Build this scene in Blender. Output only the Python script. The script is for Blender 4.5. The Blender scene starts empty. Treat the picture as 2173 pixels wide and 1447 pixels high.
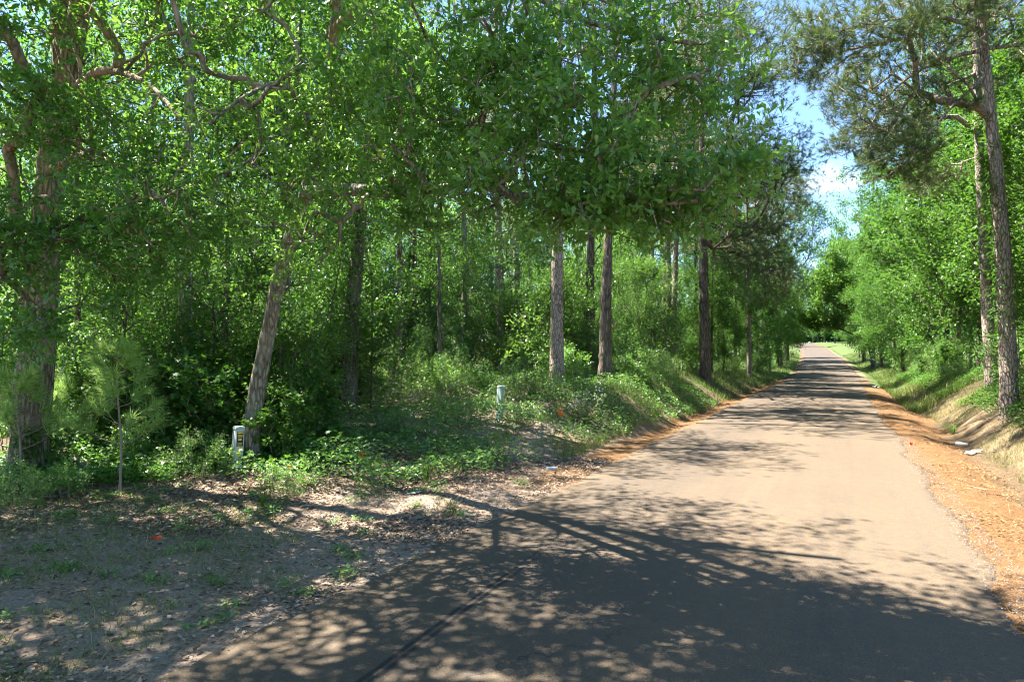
import bpy, math, random
import numpy as np

# ------------------------------------------------------------------ camera, sky, sun, exposure
SC = bpy.context.scene
COL = SC.collection
F = 1448.7                      # focal length in pixels of the 2173 px wide photograph (24 mm)
TH = math.radians(25.4)         # the camera looks 25.4 degrees left of the road's direction (+Y)
CAMZ = 2.3
HOR = 750.0
cam_d = bpy.data.cameras.new('camera'); cam_d.lens = 24; cam_d.sensor_width = 36
cam_d.clip_end = 3000; cam_d.clip_start = .05
cam = bpy.data.objects.new('camera', cam_d); COL.objects.link(cam)
cam.location = (0, 0, CAMZ); cam.rotation_euler = (math.radians(91.05), 0, TH)
SC.camera = cam

SUN_AZ = math.radians(96)       # degrees left of +Y
SUN_EL = math.radians(63)
world = bpy.data.worlds.new('World'); SC.world = world; world.use_nodes = True
wt = world.node_tree; wt.nodes.clear()


def nd(nt, typ, ins=None, **props):
    n = nt.nodes.new(typ)
    for k, v in props.items(): setattr(n, k, v)
    for k, v in (ins or {}).items():
        s = n.inputs[k]
        if isinstance(v, bpy.types.NodeSocket): nt.links.new(v, s)
        else:
            if isinstance(v, tuple) and len(v) == 3 and s.type == 'RGBA': v = (*v, 1)
            s.default_value = v
    return n


def mth(nt, op, a, b=0.0, c=0.0, clamp=False):
    n = nt.nodes.new('ShaderNodeMath'); n.operation = op; n.use_clamp = clamp
    for i, v in enumerate((a, b, c)):
        if isinstance(v, bpy.types.NodeSocket): nt.links.new(v, n.inputs[i])
        else: n.inputs[i].default_value = v
    return n.outputs[0]


def mixc(nt, fac, a, b, blend='MIX'):
    n = nt.nodes.new('ShaderNodeMix'); n.data_type = 'RGBA'; n.blend_type = blend
    for s, v in ((n.inputs[0], fac), (n.inputs[6], a), (n.inputs[7], b)):
        if isinstance(v, bpy.types.NodeSocket): nt.links.new(v, s)
        else: s.default_value = (*v, 1) if isinstance(v, tuple) else v
    return n.outputs[2]


def ramp(nt, fac, stops, interp='LINEAR'):
    n = nt.nodes.new('ShaderNodeValToRGB'); n.color_ramp.interpolation = interp
    e = n.color_ramp.elements
    while len(e) < len(stops): e.new(.5)
    for i, (p, c) in enumerate(stops):
        e[i].position = p; e[i].color = (*c, 1) if isinstance(c, tuple) else (c, c, c, 1)
    nt.links.new(fac, n.inputs[0])
    return n.outputs[0]


def noise(nt, vec, scale, detail=4.0, rough=.55, dist=0.0):
    ins = {'Scale': scale, 'Detail': detail, 'Roughness': rough, 'Distortion': dist}
    if vec is not None: ins['Vector'] = vec
    return nd(nt, 'ShaderNodeTexNoise', ins).outputs['Fac']


sky = nd(wt, 'ShaderNodeTexSky', sky_type='NISHITA', sun_disc=False, sun_elevation=SUN_EL,
         sun_rotation=-SUN_AZ, altitude=100, air_density=.9, dust_density=.15, ozone_density=2.0)
tc = nd(wt, 'ShaderNodeTexCoord')
sx = nd(wt, 'ShaderNodeSeparateXYZ', {0: tc.outputs['Generated']})
zz = mth(wt, 'ADD', mth(wt, 'MAXIMUM', sx.outputs[2], 0.0), .12)
cv = nd(wt, 'ShaderNodeCombineXYZ', {0: mth(wt, 'DIVIDE', sx.outputs[0], zz), 1: mth(wt, 'DIVIDE', sx.outputs[1], zz), 2: 1.3})
cn = noise(wt, cv.outputs[0], 1.15, 7, .58, .25)
cm = ramp(wt, cn, [(.655, 0.0), (.79, 1.0)])
skyb = mixc(wt, 1.0, sky.outputs[0], (.82, .91, 1.0), 'MULTIPLY')
skyc = mixc(wt, mth(wt, 'MULTIPLY', cm, .85), skyb, (7.2, 7.6, 8.2))
bg = nd(wt, 'ShaderNodeBackground', {'Color': skyc, 'Strength': .068})
out = nd(wt, 'ShaderNodeOutputWorld', {'Surface': bg.outputs[0]})

sd = bpy.data.lights.new('sun', 'SUN'); sd.energy = 5.0; sd.angle = math.radians(.53); sd.color = (1, .95, .87)
sun = bpy.data.objects.new('sun', sd); COL.objects.link(sun)
SDIR = np.array((-math.sin(SUN_AZ) * math.cos(SUN_EL), math.cos(SUN_AZ) * math.cos(SUN_EL), math.sin(SUN_EL)))
sun.rotation_euler = (math.pi / 2 - SUN_EL, 0, math.atan2(SDIR[1], SDIR[0]) + math.pi / 2)
sun.location = (-20, 10, 40)
SC.view_settings.view_transform = 'Standard'; SC.view_settings.look = 'None'
SC.view_settings.exposure = 2.7; SC.view_settings.gamma = 1
SC.render.engine = 'CYCLES'
cy = SC.cycles
cy.max_bounces = 9; cy.diffuse_bounces = 7; cy.glossy_bounces = 2; cy.transmission_bounces = 6
cy.use_denoising = True; cy.caustics_reflective = False; cy.caustics_refractive = False
cy.adaptive_threshold = .015; cy.filter_width = 1.05

# ------------------------------------------------------------------ numeric helpers
RNG = np.random.default_rng(7)
CT, ST = math.cos(TH), math.sin(TH)


def at(px, py, Z):
    """photo pixel + depth along the camera axis -> world point"""
    X = (px - 1086.5) * Z / F; z = CAMZ - (py - HOR) * Z / F
    return np.array((X * CT - Z * ST, X * ST + Z * CT, z))


def sm(x, a, b):
    t = np.clip((np.asarray(x, float) - a) / (b - a), 0, 1)
    return t * t * (3 - 2 * t)


def nrm(v):
    v = np.asarray(v, float)
    return v / np.maximum(np.linalg.norm(v, axis=-1, keepdims=True), 1e-9)


_G = np.random.default_rng(3).random((64, 64, 4))


def vn(x, y, k=0):
    """tiling smooth value noise, 0..1"""
    x = np.asarray(x, float); y = np.asarray(y, float)
    xi = np.floor(x).astype(int); yi = np.floor(y).astype(int)
    u = x - xi; v = y - yi; u = u * u * (3 - 2 * u); v = v * v * (3 - 2 * v)
    g = _G[..., k]
    a = g[xi % 64, yi % 64]; b = g[(xi + 1) % 64, yi % 64]; c = g[xi % 64, (yi + 1) % 64]; d = g[(xi + 1) % 64, (yi + 1) % 64]
    return (a * (1 - u) + b * u) * (1 - v) + (c * (1 - u) + d * u) * v


HW = 2.9


def road_c(y): return np.interp(y, [-60, 0, 40, 75, 123, 191, 288, 420], [-1.44, -1.44, -1.3, -.9, -1.9, -5, -11.5, -26])
def road_z(y):
    s = 0
    for o in (-9, -5, 0, 5, 9): s = s + np.interp(np.asarray(y, float) + o, [-60, 66, 98, 124, 163, 191, 288, 420], [0, 0, .45, 1.4, 2.4, 3.5, 6.4, 7.5])
    return s / 5


def hgt(x, y, fine=True):
    x = np.asarray(x, float); y = np.asarray(y, float)
    c = road_c(y); rz = road_z(y)
    dl = c - HW - x; dr = x - c - HW
    bl = np.interp(y, [-10, 6, 10, 13, 16, 21, 30, 45, 60, 80, 120], [.1, .1, .15, .25, .5, 1.05, 1.25, 1.1, .7, .35, .3])
    w = np.interp(y, [8, 13, 20, 70], [6.0, 5.0, 2.7, 4.0])
    wob = (vn(y * .35, x * .1, 1) - .5) * .6
    L = bl * sm(dl + wob, .55, w) - .10 * np.exp(-((dl - .55) / .45) ** 2) * sm(y, 14, 20) + np.maximum(dl - 3, 0) * .008
    br = np.interp(y, [-10, 4, 10, 20, 30, 45, 60, 80, 120], [.9, 1.0, 1.2, 1.35, 1.6, 1.25, .6, .35, .3])
    R = -.28 * np.exp(-((dr - 1.55 + wob * .4) / .62) ** 2) + br * .88 * sm(dr + wob * .7, 1.5, 4.4) + np.maximum(dr - 4, 0) * .01
    h = np.where(dl > 0, L, np.where(dr > 0, R, -.05 * sm(-np.maximum(dl, dr), .16, .3)))
    if fine:
        off = sm(np.maximum(dl, dr), .0, .6)
        h = h + off * ((vn(x * .9, y * .9) - .5) * .12 + (vn(x * 2.7, y * 2.7, 1) - .5) * .05 + (vn(x * 8, y * 8, 2) - .5) * .018)
    return h + rz


class Acc:
    def __init__(s): s.v = []; s.f3 = []; s.f4 = []; s.t = []; s.n = 0

    def add(s, V, F3=None, F4=None, tint=0.0):
        V = np.asarray(V, float).reshape(-1, 3)
        if F3 is not None and len(F3): s.f3.append(np.asarray(F3, int) + s.n)
        if F4 is not None and len(F4): s.f4.append(np.asarray(F4, int) + s.n)
        s.v.append(V); s.t.append(np.broadcast_to(np.asarray(tint, float), (len(V),))); s.n += len(V)

    def inst(s, tm, pos, dx, nz, sc, tint=None):
        V, F3, F4 = tm
        pos = np.asarray(pos, float).reshape(-1, 3); N = len(pos)
        if N == 0: return
        dx = nrm(dx); sy = nrm(np.cross(nz, dx)); nz = np.cross(dx, sy)
        sc = np.broadcast_to(np.asarray(sc, float), (N,))[:, None, None]
        W = (V[None, :, 0, None] * dx[:, None] + V[None, :, 1, None] * sy[:, None] + V[None, :, 2, None] * nz[:, None]) * sc + pos[:, None]
        nv = len(V); offs = (np.arange(N) * nv)[:, None, None]
        if tint is None: tint = np.zeros(N)
        s.add(W.reshape(-1, 3), (offs + F3[None]).reshape(-1, 3) if len(F3) else None,
              (offs + F4[None]).reshape(-1, 4) if len(F4) else None, np.repeat(tint, nv))

    def mesh(s, name, mat, smooth=False):
        me = bpy.data.meshes.new(name)
        V = np.concatenate(s.v).astype(np.float32)
        f3 = np.concatenate(s.f3) if s.f3 else np.zeros((0, 3), int)
        f4 = np.concatenate(s.f4) if s.f4 else np.zeros((0, 4), int)
        me.vertices.add(len(V)); me.vertices.foreach_set('co', V.ravel())
        loops = np.concatenate([f3.ravel(), f4.ravel()]).astype(np.int32)
        me.loops.add(len(loops)); me.loops.foreach_set('vertex_index', loops)
        st = np.concatenate([np.arange(len(f3)) * 3, len(f3) * 3 + np.arange(len(f4)) * 4]).astype(np.int32)
        me.polygons.add(len(st)); me.polygons.foreach_set('loop_start', st)
        if smooth: me.polygons.foreach_set('use_smooth', np.ones(len(st), bool))
        a = me.attributes.new('tint', 'FLOAT', 'POINT'); a.data.foreach_set('value', np.concatenate(s.t).astype(np.float32))
        me.update(calc_edges=True)
        me.materials.append(mat)
        return me


def link(name, me, parent=None, loc=None):
    o = bpy.data.objects.new(name, me); COL.objects.link(o)
    if parent is not None: o.parent = parent
    if loc is not None: o.location = loc
    return o


def tag(o, label, cat, group=None, kind=None):
    o['label'] = label; o['category'] = cat
    if group: o['group'] = group
    if kind: o['kind'] = kind
    return o


def thing(name, label, cat, loc=(0, 0, 0), rz=0, group=None):
    o = link(name, None, None, loc); o.rotation_euler = (0, 0, rz); o.empty_display_size = .1
    return tag(o, label, cat, group)


def copy_tree(root, loc, rz=0.0, sc=1.0, label=None, group=None, tilt=(0, 0)):
    r = root.copy(); COL.objects.link(r)
    r.location = loc; r.rotation_euler = (tilt[0], tilt[1], rz); r.scale = (sc, sc, sc) if not isinstance(sc, tuple) else sc
    if label: r['label'] = label
    if group: r['group'] = group
    for ch in list(root.children):
        c = ch.copy(); COL.objects.link(c); c.parent = r
    return r


def T(V, F3=(), F4=()):
    return (np.array(V, float), np.array(F3, int).reshape(-1, 3), np.array(F4, int).reshape(-1, 4))


OAK = T([(0, 0, 0), (.45, 0, -.03), (1, 0, -.02), (.42, .10, .02), (.84, .21, .05), (.42, -.10, .02), (.84, -.21, .05)],
        [(0, 5, 1), (0, 1, 3)], [(1, 5, 6, 2), (1, 2, 4, 3)])
OVAL = T([(0, 0, 0), (.4, .25, .05), (.4, -.25, .05), (1, 0, -.06), (.75, .16, .02), (.75, -.16, .02), (.45, 0, 0)],
         [(0, 6, 1), (0, 2, 6)], [(6, 3, 4, 1), (6, 2, 5, 3)])
DIAM = T([(0, 0, 0), (.45, .27, .06), (.45, -.27, .06), (1, 0, -.05)], [(0, 3, 1), (0, 2, 3)])
STAR = T([(0, 0, 0), (.22, .2, .03), (.12, .52, .0), (.45, .22, .04), (.72, .45, .0), (.7, .14, .03), (1.05, 0, -.04),
          (.7, -.14, .03), (.72, -.45, .0), (.45, -.22, .04), (.12, -.52, 0), (.22, -.2, .03), (.4, 0, 0)],
         [(12, 1, 0), (12, 0, 11), (12, 5, 3), (12, 9, 7), (3, 2, 1), (5, 4, 3), (9, 8, 7), (11, 10, 9)],
         [(12, 7, 6, 5), (12, 3, 1, 12)][:1])
STAR = (STAR[0], np.concatenate([STAR[1], [(12, 3, 1), (12, 11, 9)]]), STAR[2])
BLADE = T([(0, .012, 0), (0, -.012, 0), (.5, .010, .05), (.5, -.010, .05), (1, 0, -.12)], [(2, 3, 4)], [(0, 1, 3, 2)])
NEEDLE = T([(0, .016, 0), (0, -.016, 0), (1, 0, -.03)], [(0, 1, 2)])
STRAW = T([(0, .013, 0), (0, -.013, 0), (1, -.009, .01), (1, .009, .01)], (), [(0, 1, 2, 3)])
DRY = T([(0, 0, .0), (.4, .25, .13), (.45, -.25, .11), (1, .05, .02)], [(0, 3, 1), (0, 2, 3)])


def frame_sweep(P):
    d = np.gradient(P, axis=0); d = nrm(d)
    a = np.array((1., 0, 0)) if abs(d[0, 0]) < .8 else np.array((0, 1., 0))
    U = np.zeros_like(P); u = nrm(a - d[0] * a.dot(d[0]))
    for i in range(len(P)):
        u = u - d[i] * u.dot(d[i]); u = u / max(np.linalg.norm(u), 1e-9); U[i] = u
    return d, U, np.cross(d, U)


def tube(acc, P, r, sides=6, rough=0.0, cap=True, seed=0, flare=0.0):
    P = np.asarray(P, float); r = np.broadcast_to(np.asarray(r, float), (len(P),))
    d, U, W = frame_sweep(P)
    a = np.arange(sides) * 2 * np.pi / sides
    rr = np.repeat(r[:, None], sides, 1)
    if flare:
        s = np.concatenate([[0], np.cumsum(np.linalg.norm(np.diff(P, axis=0), axis=1))])
        fl = np.exp(-s / .38)[:, None]
        rr = rr * (1 + flare * fl * (.75 + .6 * np.cos(a * 3 + seed)[None] * .5 + .25 * np.cos(a * 5 + seed * 2)[None]))
    if rough:
        s = np.arange(len(P))[:, None]
        rr = rr * (1 + rough * ((vn(a[None] * 2.2 + seed, s * .33 + seed * 3, 0) - .5) * 1.2 + (vn(a[None] * 7 + seed, s * .5, 1) - .5)))
    V = P[:, None] + rr[..., None] * (np.cos(a)[None, :, None] * U[:, None] + np.sin(a)[None, :, None] * W[:, None])
    k = len(P); i = np.arange(k - 1)[:, None] * sides; j = np.arange(sides)[None]; j2 = (j + 1) % sides
    F4 = np.stack([i + j, i + j2, i + sides + j2, i + sides + j], -1).reshape(-1, 4)
    V = V.reshape(-1, 3); F3 = None
    if cap:
        V = np.concatenate([V, P[-1:] + d[-1] * r[-1] * .6]); b = (k - 1) * sides
        F3 = np.array([(b + q, b + (q + 1) % sides, k * sides) for q in range(sides)])
    acc.add(V, F3, F4)


def smooth_path(pts, n):
    """Catmull-Rom through control points"""
    p = np.asarray(pts, float); p = np.concatenate([[2 * p[0] - p[1]], p, [2 * p[-1] - p[-2]]])
    t = np.linspace(0, len(pts) - 1 - 1e-6, n); i = t.astype(int); u = (t - i)[:, None]
    a, b, c, d = p[i], p[i + 1], p[i + 2], p[i + 3]
    return .5 * (2 * b + (c - a) * u + (2 * a - 5 * b + 4 * c - d) * u ** 2 + (3 * b - a - 3 * c + d) * u ** 3)


class Tree:
    """a skeleton that grows from given stems towards given tips"""
    def __init__(s, rng): s.pos = np.zeros((60000, 3)); s.par = np.full(60000, -1); s.len = np.zeros(60000); s.n = 0; s.ch = []; s.rng = rng; s.main = 0

    def stem(s, P, parent=-1):
        ids = []
        for p in P:
            i = s.n; s.pos[i] = p; s.par[i] = parent
            s.len[i] = 0 if parent < 0 else s.len[parent] + np.linalg.norm(p - s.pos[parent])
            parent = i; ids.append(i); s.n += 1
        return ids

    def grow(s, tips, lo=0, bf=.35, up=.7, step=.4, wig=.10, lift=.25, first=0):
        tips = np.asarray(tips)
        base = s.pos[lo:s.n]
        dist = np.min(np.linalg.norm(tips[:, None] - base[None, ::max(1, len(base) // 60)], axis=2), axis=1)
        for t in tips[np.argsort(dist)]:
            q = s.pos[first:s.n]; v = t - q; d = np.linalg.norm(v, axis=1)
            hd = np.hypot(v[:, 0], v[:, 1])
            cost = d + bf * s.len[first:s.n] + up * np.maximum(0, -v[:, 2] + .15 * hd)
            a = first + int(np.argmin(cost)); L = np.linalg.norm(t - s.pos[a])
            if L < .02: continue
            m = max(1, int(math.ceil(L / step)))
            u = (np.arange(1, m + 1) / m)[:, None]
            pd = s.pos[a] - s.pos[s.par[a]] if s.par[a] >= 0 else np.array((0, 0, 1.))
            pd = pd / max(np.linalg.norm(pd), 1e-6)
            c = s.pos[a] + (t - s.pos[a]) * .5 + pd * L * .18 + np.array((0, 0, lift * L * .4))
            P = (1 - u) ** 2 * s.pos[a] + 2 * u * (1 - u) * c + u ** 2 * t
            if m > 1: P[:-1] += s.rng.normal(0, wig * min(L / m, .5), (m - 1, 3))
            ids = s.stem(P, a); s.ch.append([a] + ids)

    def radii(s, r_tip=.006, p=.5):
        cnt = np.zeros(s.n); last = set(c[-1] for c in s.ch)
        for i in last: cnt[i] = 1
        for i in range(s.n - 1, -1, -1):
            cnt[i] = max(cnt[i], .6)
            if s.par[i] >= 0: cnt[s.par[i]] += cnt[i] if cnt[i] >= 1 else 0
        return r_tip * cnt ** p

    def tips(s):
        e = np.array([c[-1] for c in s.ch]); b = np.array([c[-2] for c in s.ch])
        return s.pos[e], nrm(s.pos[e] - s.pos[b])

    def draw(s, R, acc_of, rmax=1e9, thin=.012):
        for c in s.ch:
            r = np.minimum(R[c], rmax); r[0] = min(r[0], r[1] * 1.25)
            tube(acc_of(c), s.pos[c], r, 3 if r[0] < thin else (5 if r[0] < .04 else 8))

    def root_of(s, n_main):
        """for every node the first chain off the main stems"""
        own = np.full(s.n, -1)
        for k, c in enumerate(s.ch):
            o = own[c[0]]
            own[c[1:]] = k if o < 0 else o
        return own


def rvec(rng, n): return nrm(rng.normal(size=(n, 3)))


def leaves(acc, tm, P, D, rng, per, size, spread=.8, back=.25, flat=.7, jit=.03, droop=0.0, rows=1.0):
    """leaves round each tip: D is the twig direction"""
    N = len(P); k = N * per
    p = np.repeat(P, per, 0); d = np.repeat(D, per, 0)
    u = rng.random(k)[:, None] ** rows
    p = p - d * u * back + rng.normal(0, jit, (k, 3))
    dx = nrm(d * (1.1 - u) + rvec(rng, k) * spread + np.array((0, 0, -droop)))
    nz = nrm(np.array((0, 0, 1.)) * flat + rvec(rng, k) * (1 - flat) * 1.4)
    tt = np.repeat(rng.random(N), per) * .5 + rng.random(k) * .5
    acc.inst(tm, p, dx, nz, size * (.45 + .85 * rng.random(k)), tt)


def tufts(acc, P, D, rng, per, size, spread=.75, wide=1.0, back=.12):
    N = len(P); k = N * per
    p = np.repeat(P, per, 0); d = np.repeat(D, per, 0)
    u = rng.random(k)[:, None]
    p = p - d * u * back
    dx = nrm(d + rvec(rng, k) * spread)
    tm = (NEEDLE[0] * np.array((1, wide, 1)), NEEDLE[1], NEEDLE[2])
    acc.inst(tm, p, dx, rvec(rng, k), size * (.7 + .45 * rng.random(k)), np.repeat(rng.random(N), per))


def shell(rng, n, c, r, lo=.35):
    q = rvec(rng, n) * (lo + (1 - lo) * rng.random(n)[:, None] ** .6)
    return np.asarray(c) + q * np.asarray(r)


def clumps(rng, nc, per, c, r, cr, lo=.35):
    q = shell(rng, nc, c, r, lo)
    k = np.repeat(q, per, 0)
    return k + rng.normal(0, 1, (nc * per, 3)) * np.array(cr)


# ------------------------------------------------------------------ materials
def new_mat(name):
    m = bpy.data.materials.new(name); m.use_nodes = True; m.node_tree.nodes.clear()
    return m, m.node_tree


def leaf_mat(name, dark, light, trans, tfac=.42, rough=.42, spec=.5, odd=None, hue=.03):
    m, nt = new_mat(name)
    at_ = nd(nt, 'ShaderNodeAttribute', attribute_name='tint')
    oi = nd(nt, 'ShaderNodeObjectInfo')
    c = mixc(nt, at_.outputs['Fac'], dark, light)
    if odd: c = mixc(nt, mth(nt, 'GREATER_THAN', at_.outputs['Fac'], odd[1]), c, odd[0])
    hs = nd(nt, 'ShaderNodeHueSaturation', {'Color': c, 'Hue': mth(nt, 'MULTIPLY_ADD', oi.outputs['Random'], -hue, .5 + hue * .5),
            'Value': mth(nt, 'MULTIPLY_ADD', oi.outputs['Random'], .35, .82)})
    pb = nd(nt, 'ShaderNodeBsdfPrincipled', {'Base Color': hs.outputs[0], 'Roughness': rough, 'Specular IOR Level': spec})
    tcol = mixc(nt, .6, hs.outputs[0], trans)
    tr = nd(nt, 'ShaderNodeBsdfTranslucent', {'Color': tcol})
    mx = nd(nt, 'ShaderNodeMixShader', {0: tfac, 1: pb.outputs[0], 2: tr.outputs[0]})
    nd(nt, 'ShaderNodeOutputMaterial', {'Surface': mx.outputs[0]})
    return m


def bark_mat(name, dark, mid, light, sc=(14, 14, 2.2), moss=None, plates=False, bump=.9):
    m, nt = new_mat(name)
    tcn = nd(nt, 'ShaderNodeTexCoord'); oi = nd(nt, 'ShaderNodeObjectInfo')
    mp = nd(nt, 'ShaderNodeMapping', {'Vector': tcn.outputs['Object'], 'Scale': sc})
    n1 = noise(nt, mp.outputs[0], 1.0, 6, .65, .6)
    v = nd(nt, 'ShaderNodeTexVoronoi', {'Vector': mp.outputs[0], 'Scale': 1.3 if plates else .9, 'Randomness': 1.0}, feature='DISTANCE_TO_EDGE')
    groove = ramp(nt, v.outputs['Distance'], [(.0, 0.0), (.16 if plates else .3, 1.0)])
    hgt_ = mth(nt, 'MULTIPLY_ADD', groove, .6, mth(nt, 'MULTIPLY', n1, .6))
    c = ramp(nt, hgt_, [(.2, dark), (.55, mid), (.95, light)])
    n2 = noise(nt, tcn.outputs['Object'], 2.2, 4)
    c = mixc(nt, mth(nt, 'MULTIPLY', ramp(nt, n2, [(.4, 0.0), (.65, 1.0)]), .5), c, light)
    if moss: c = mixc(nt, ramp(nt, noise(nt, tcn.outputs['Object'], 5, 5), [(.52, 0.0), (.62, .75)]), c, moss)
    hs = nd(nt, 'ShaderNodeHueSaturation', {'Color': c, 'Value': mth(nt, 'MULTIPLY_ADD', oi.outputs['Random'], .4, .8)})
    bp = nd(nt, 'ShaderNodeBump', {'Height': hgt_, 'Strength': bump, 'Distance': .03})
    pb = nd(nt, 'ShaderNodeBsdfPrincipled', {'Base Color': hs.outputs[0], 'Roughness': .92, 'Specular IOR Level': .15, 'Normal': bp.outputs[0]})
    nd(nt, 'ShaderNodeOutputMaterial', {'Surface': pb.outputs[0]})
    return m


def plain_mat(name, col, rough=.6, var=.15, sc=20, spec=.4, trans=0.0):
    m, nt = new_mat(name)
    tcn = nd(nt, 'ShaderNodeTexCoord')
    n = noise(nt, tcn.outputs['Object'], sc, 5)
    c = mixc(nt, n, tuple(x * (1 - var) for x in col), tuple(min(1, x * (1 + var)) for x in col))
    pb = nd(nt, 'ShaderNodeBsdfPrincipled', {'Base Color': c, 'Roughness': rough, 'Specular IOR Level': spec})
    o = pb.outputs[0]
    if trans:
        tr = nd(nt, 'ShaderNodeBsdfTranslucent', {'Color': c}); o = nd(nt, 'ShaderNodeMixShader', {0: trans, 1: o, 2: tr.outputs[0]}).outputs[0]
    nd(nt, 'ShaderNodeOutputMaterial', {'Surface': o})
    return m


def tint_mat(name, stops, rough=.85, trans=0.0, spec=.2):
    m, nt = new_mat(name)
    a = nd(nt, 'ShaderNodeAttribute', attribute_name='tint')
    c = ramp(nt, a.outputs['Fac'], stops)
    o = nd(nt, 'ShaderNodeBsdfPrincipled', {'Base Color': c, 'Roughness': rough, 'Specular IOR Level': spec}).outputs[0]
    if trans:
        tr = nd(nt, 'ShaderNodeBsdfTranslucent', {'Color': c}); o = nd(nt, 'ShaderNodeMixShader', {0: trans, 1: o, 2: tr.outputs[0]}).outputs[0]
    nd(nt, 'ShaderNodeOutputMaterial', {'Surface': o})
    return m


M = {}
M['oak_leaf'] = leaf_mat('oak_leaf', (0.050, 0.165, 0.042), (0.130, 0.285, 0.042), (0.28, 0.50, 0.045), .48, .33, .6, odd=((.34, .25, .06), .975))
M['gum_leaf'] = leaf_mat('gum_leaf', (0.032, 0.101, 0.018), (0.075, 0.167, 0.021), (0.158, 0.352, 0.026), .38, .45, .28)
M['wood_leaf'] = leaf_mat('wood_leaf', (0.036, 0.118, 0.020), (0.086, 0.19, 0.024), (0.17, 0.37, 0.03), .44, .42, .45, hue=.05)
M['shrub_leaf'] = leaf_mat('shrub_leaf', (0.055, 0.165, 0.034), (0.13, 0.265, 0.042), (0.3, 0.52, 0.06), .42, .38, .5, hue=.05)
M['cover_leaf'] = leaf_mat('cover_leaf', (0.07, 0.175, 0.055), (0.16, 0.28, 0.065), (0.28, 0.48, 0.06), .40, .40, .5)
M['needle'] = leaf_mat('needle', (0.052, 0.098, 0.036), (0.135, 0.17, 0.045), (0.16, 0.24, 0.05), .32, .45, .35, odd=((.16, .11, .05), .97), hue=.02)
M['young_needle'] = leaf_mat('young_needle', (.19, .32, .08), (.30, .45, .12), (.42, .6, .12), .48, .45, .4)
M['grass'] = leaf_mat('grass', (0.054, 0.122, 0.026), (0.144, 0.202, 0.050), (0.207, 0.304, 0.049), .42, .5, .3, odd=((.36, .29, .13), .86))
M['oak_bark'] = bark_mat('oak_bark', (.045, .035, .024), (.165, .128, .086), (.33, .27, .19), (15, 15, 3.4))
M['pale_bark'] = bark_mat('pale_bark', (.05, .042, .032), (.18, .150, .11), (.35, .31, .24), (16, 16, 4.0), moss=(.22, .24, .18))
M['grey_bark'] = bark_mat('grey_bark', (.06, .055, .045), (.18, .165, .14), (.36, .35, .31), (16, 16, 4), moss=(.28, .31, .24), bump=.5)
M['pine_bark'] = bark_mat('pine_bark', (.04, .028, .022), (.17, .125, .095), (.34, .28, .23), (11, 11, 3.6), plates=True)
M['dark_bark'] = bark_mat('dark_bark', (.03, .024, .018), (.10, .078, .058), (.20, .165, .13), (14, 14, 2.5))
M['twig'] = plain_mat('twig', (.24, .19, .14), .9, .3, 6, .1)
M['dead_wood'] = plain_mat('dead_wood', (.30, .255, .20), .95, .35, 8, .1)
M['litter'] = tint_mat('litter', [(0, (.07, .048, .035)), (.4, (.20, .14, .095)), (.75, (.36, .26, .18)), (1, (.52, .42, .31))], trans=.12)
M['straw'] = tint_mat('straw', [(0, (.04, .022, .012)), (.45, (.19, .092, .035)), (1, (.33, .21, .105))])
M['pebble'] = tint_mat('pebble', [(0, (.05, .045, .04)), (.6, (.13, .115, .10)), (1, (.23, .21, .19))], .8)

# ground: colour fields come from vertex attributes laid out below (what lies where)
def ground_mat():
    m, nt = new_mat('ground')
    tcn = nd(nt, 'ShaderNodeTexCoord'); V = tcn.outputs['Object']
    def A(n): return nd(nt, 'ShaderNodeAttribute', attribute_name=n).outputs['Fac']
    n1 = noise(nt, V, 3.0, 8, .65); n2 = noise(nt, V, 28, 5, .7); n3 = noise(nt, V, 90, 3, .7)
    litter = mixc(nt, ramp(nt, n2, [(.35, 0.0), (.65, 1.0)]), (.12, .085, .062), (.37, .27, .185))
    litter = mixc(nt, ramp(nt, n1, [(.45, 0.0), (.62, .7)]), litter, (.25, .205, .17))
    straw = mixc(nt, ramp(nt, n3, [(.3, 0.0), (.7, 1.0)]), (.08, .042, .019), (.215, .115, .048))
    straw = mixc(nt, ramp(nt, n1, [(.5, 0.0), (.7, .7)]), straw, (.18, .13, .08))
    earth = mixc(nt, n1, (.115, .08, .048), (.19, .14, .08))
    earth = mixc(nt, ramp(nt, n2, [(.4, 0.0), (.7, .5)]), earth, (.21, .17, .11))
    green = mixc(nt, n2, (.035, .06, .018), (.10, .125, .04))
    forest = mixc(nt, n2, (.05, .037, .022), (.14, .10, .06))
    c = mixc(nt, A('litter'), forest, litter)
    edge = mth(nt, 'SUBTRACT', n1, .5)
    def fz(a): return mth(nt, 'MULTIPLY_ADD', edge, .9, a, clamp=True)
    c = mixc(nt, ramp(nt, fz(A('earth')), [(.35, 0.0), (.65, 1.0)]), c, earth)
    c = mixc(nt, ramp(nt, fz(A('green')), [(.35, 0.0), (.65, 1.0)]), c, green)
    c = mixc(nt, ramp(nt, fz(A('straw')), [(.35, 0.0), (.65, 1.0)]), c, straw)
    bp = nd(nt, 'ShaderNodeBump', {'Height': mth(nt, 'ADD', n2, mth(nt, 'MULTIPLY', n3, .5)), 'Strength': .7, 'Distance': .03})
    pb = nd(nt, 'ShaderNodeBsdfPrincipled', {'Base Color': c, 'Roughness': .95, 'Specular IOR Level': .12, 'Normal': bp.outputs[0]})
    nd(nt, 'ShaderNodeOutputMaterial', {'Surface': pb.outputs[0]})
    return m


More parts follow.
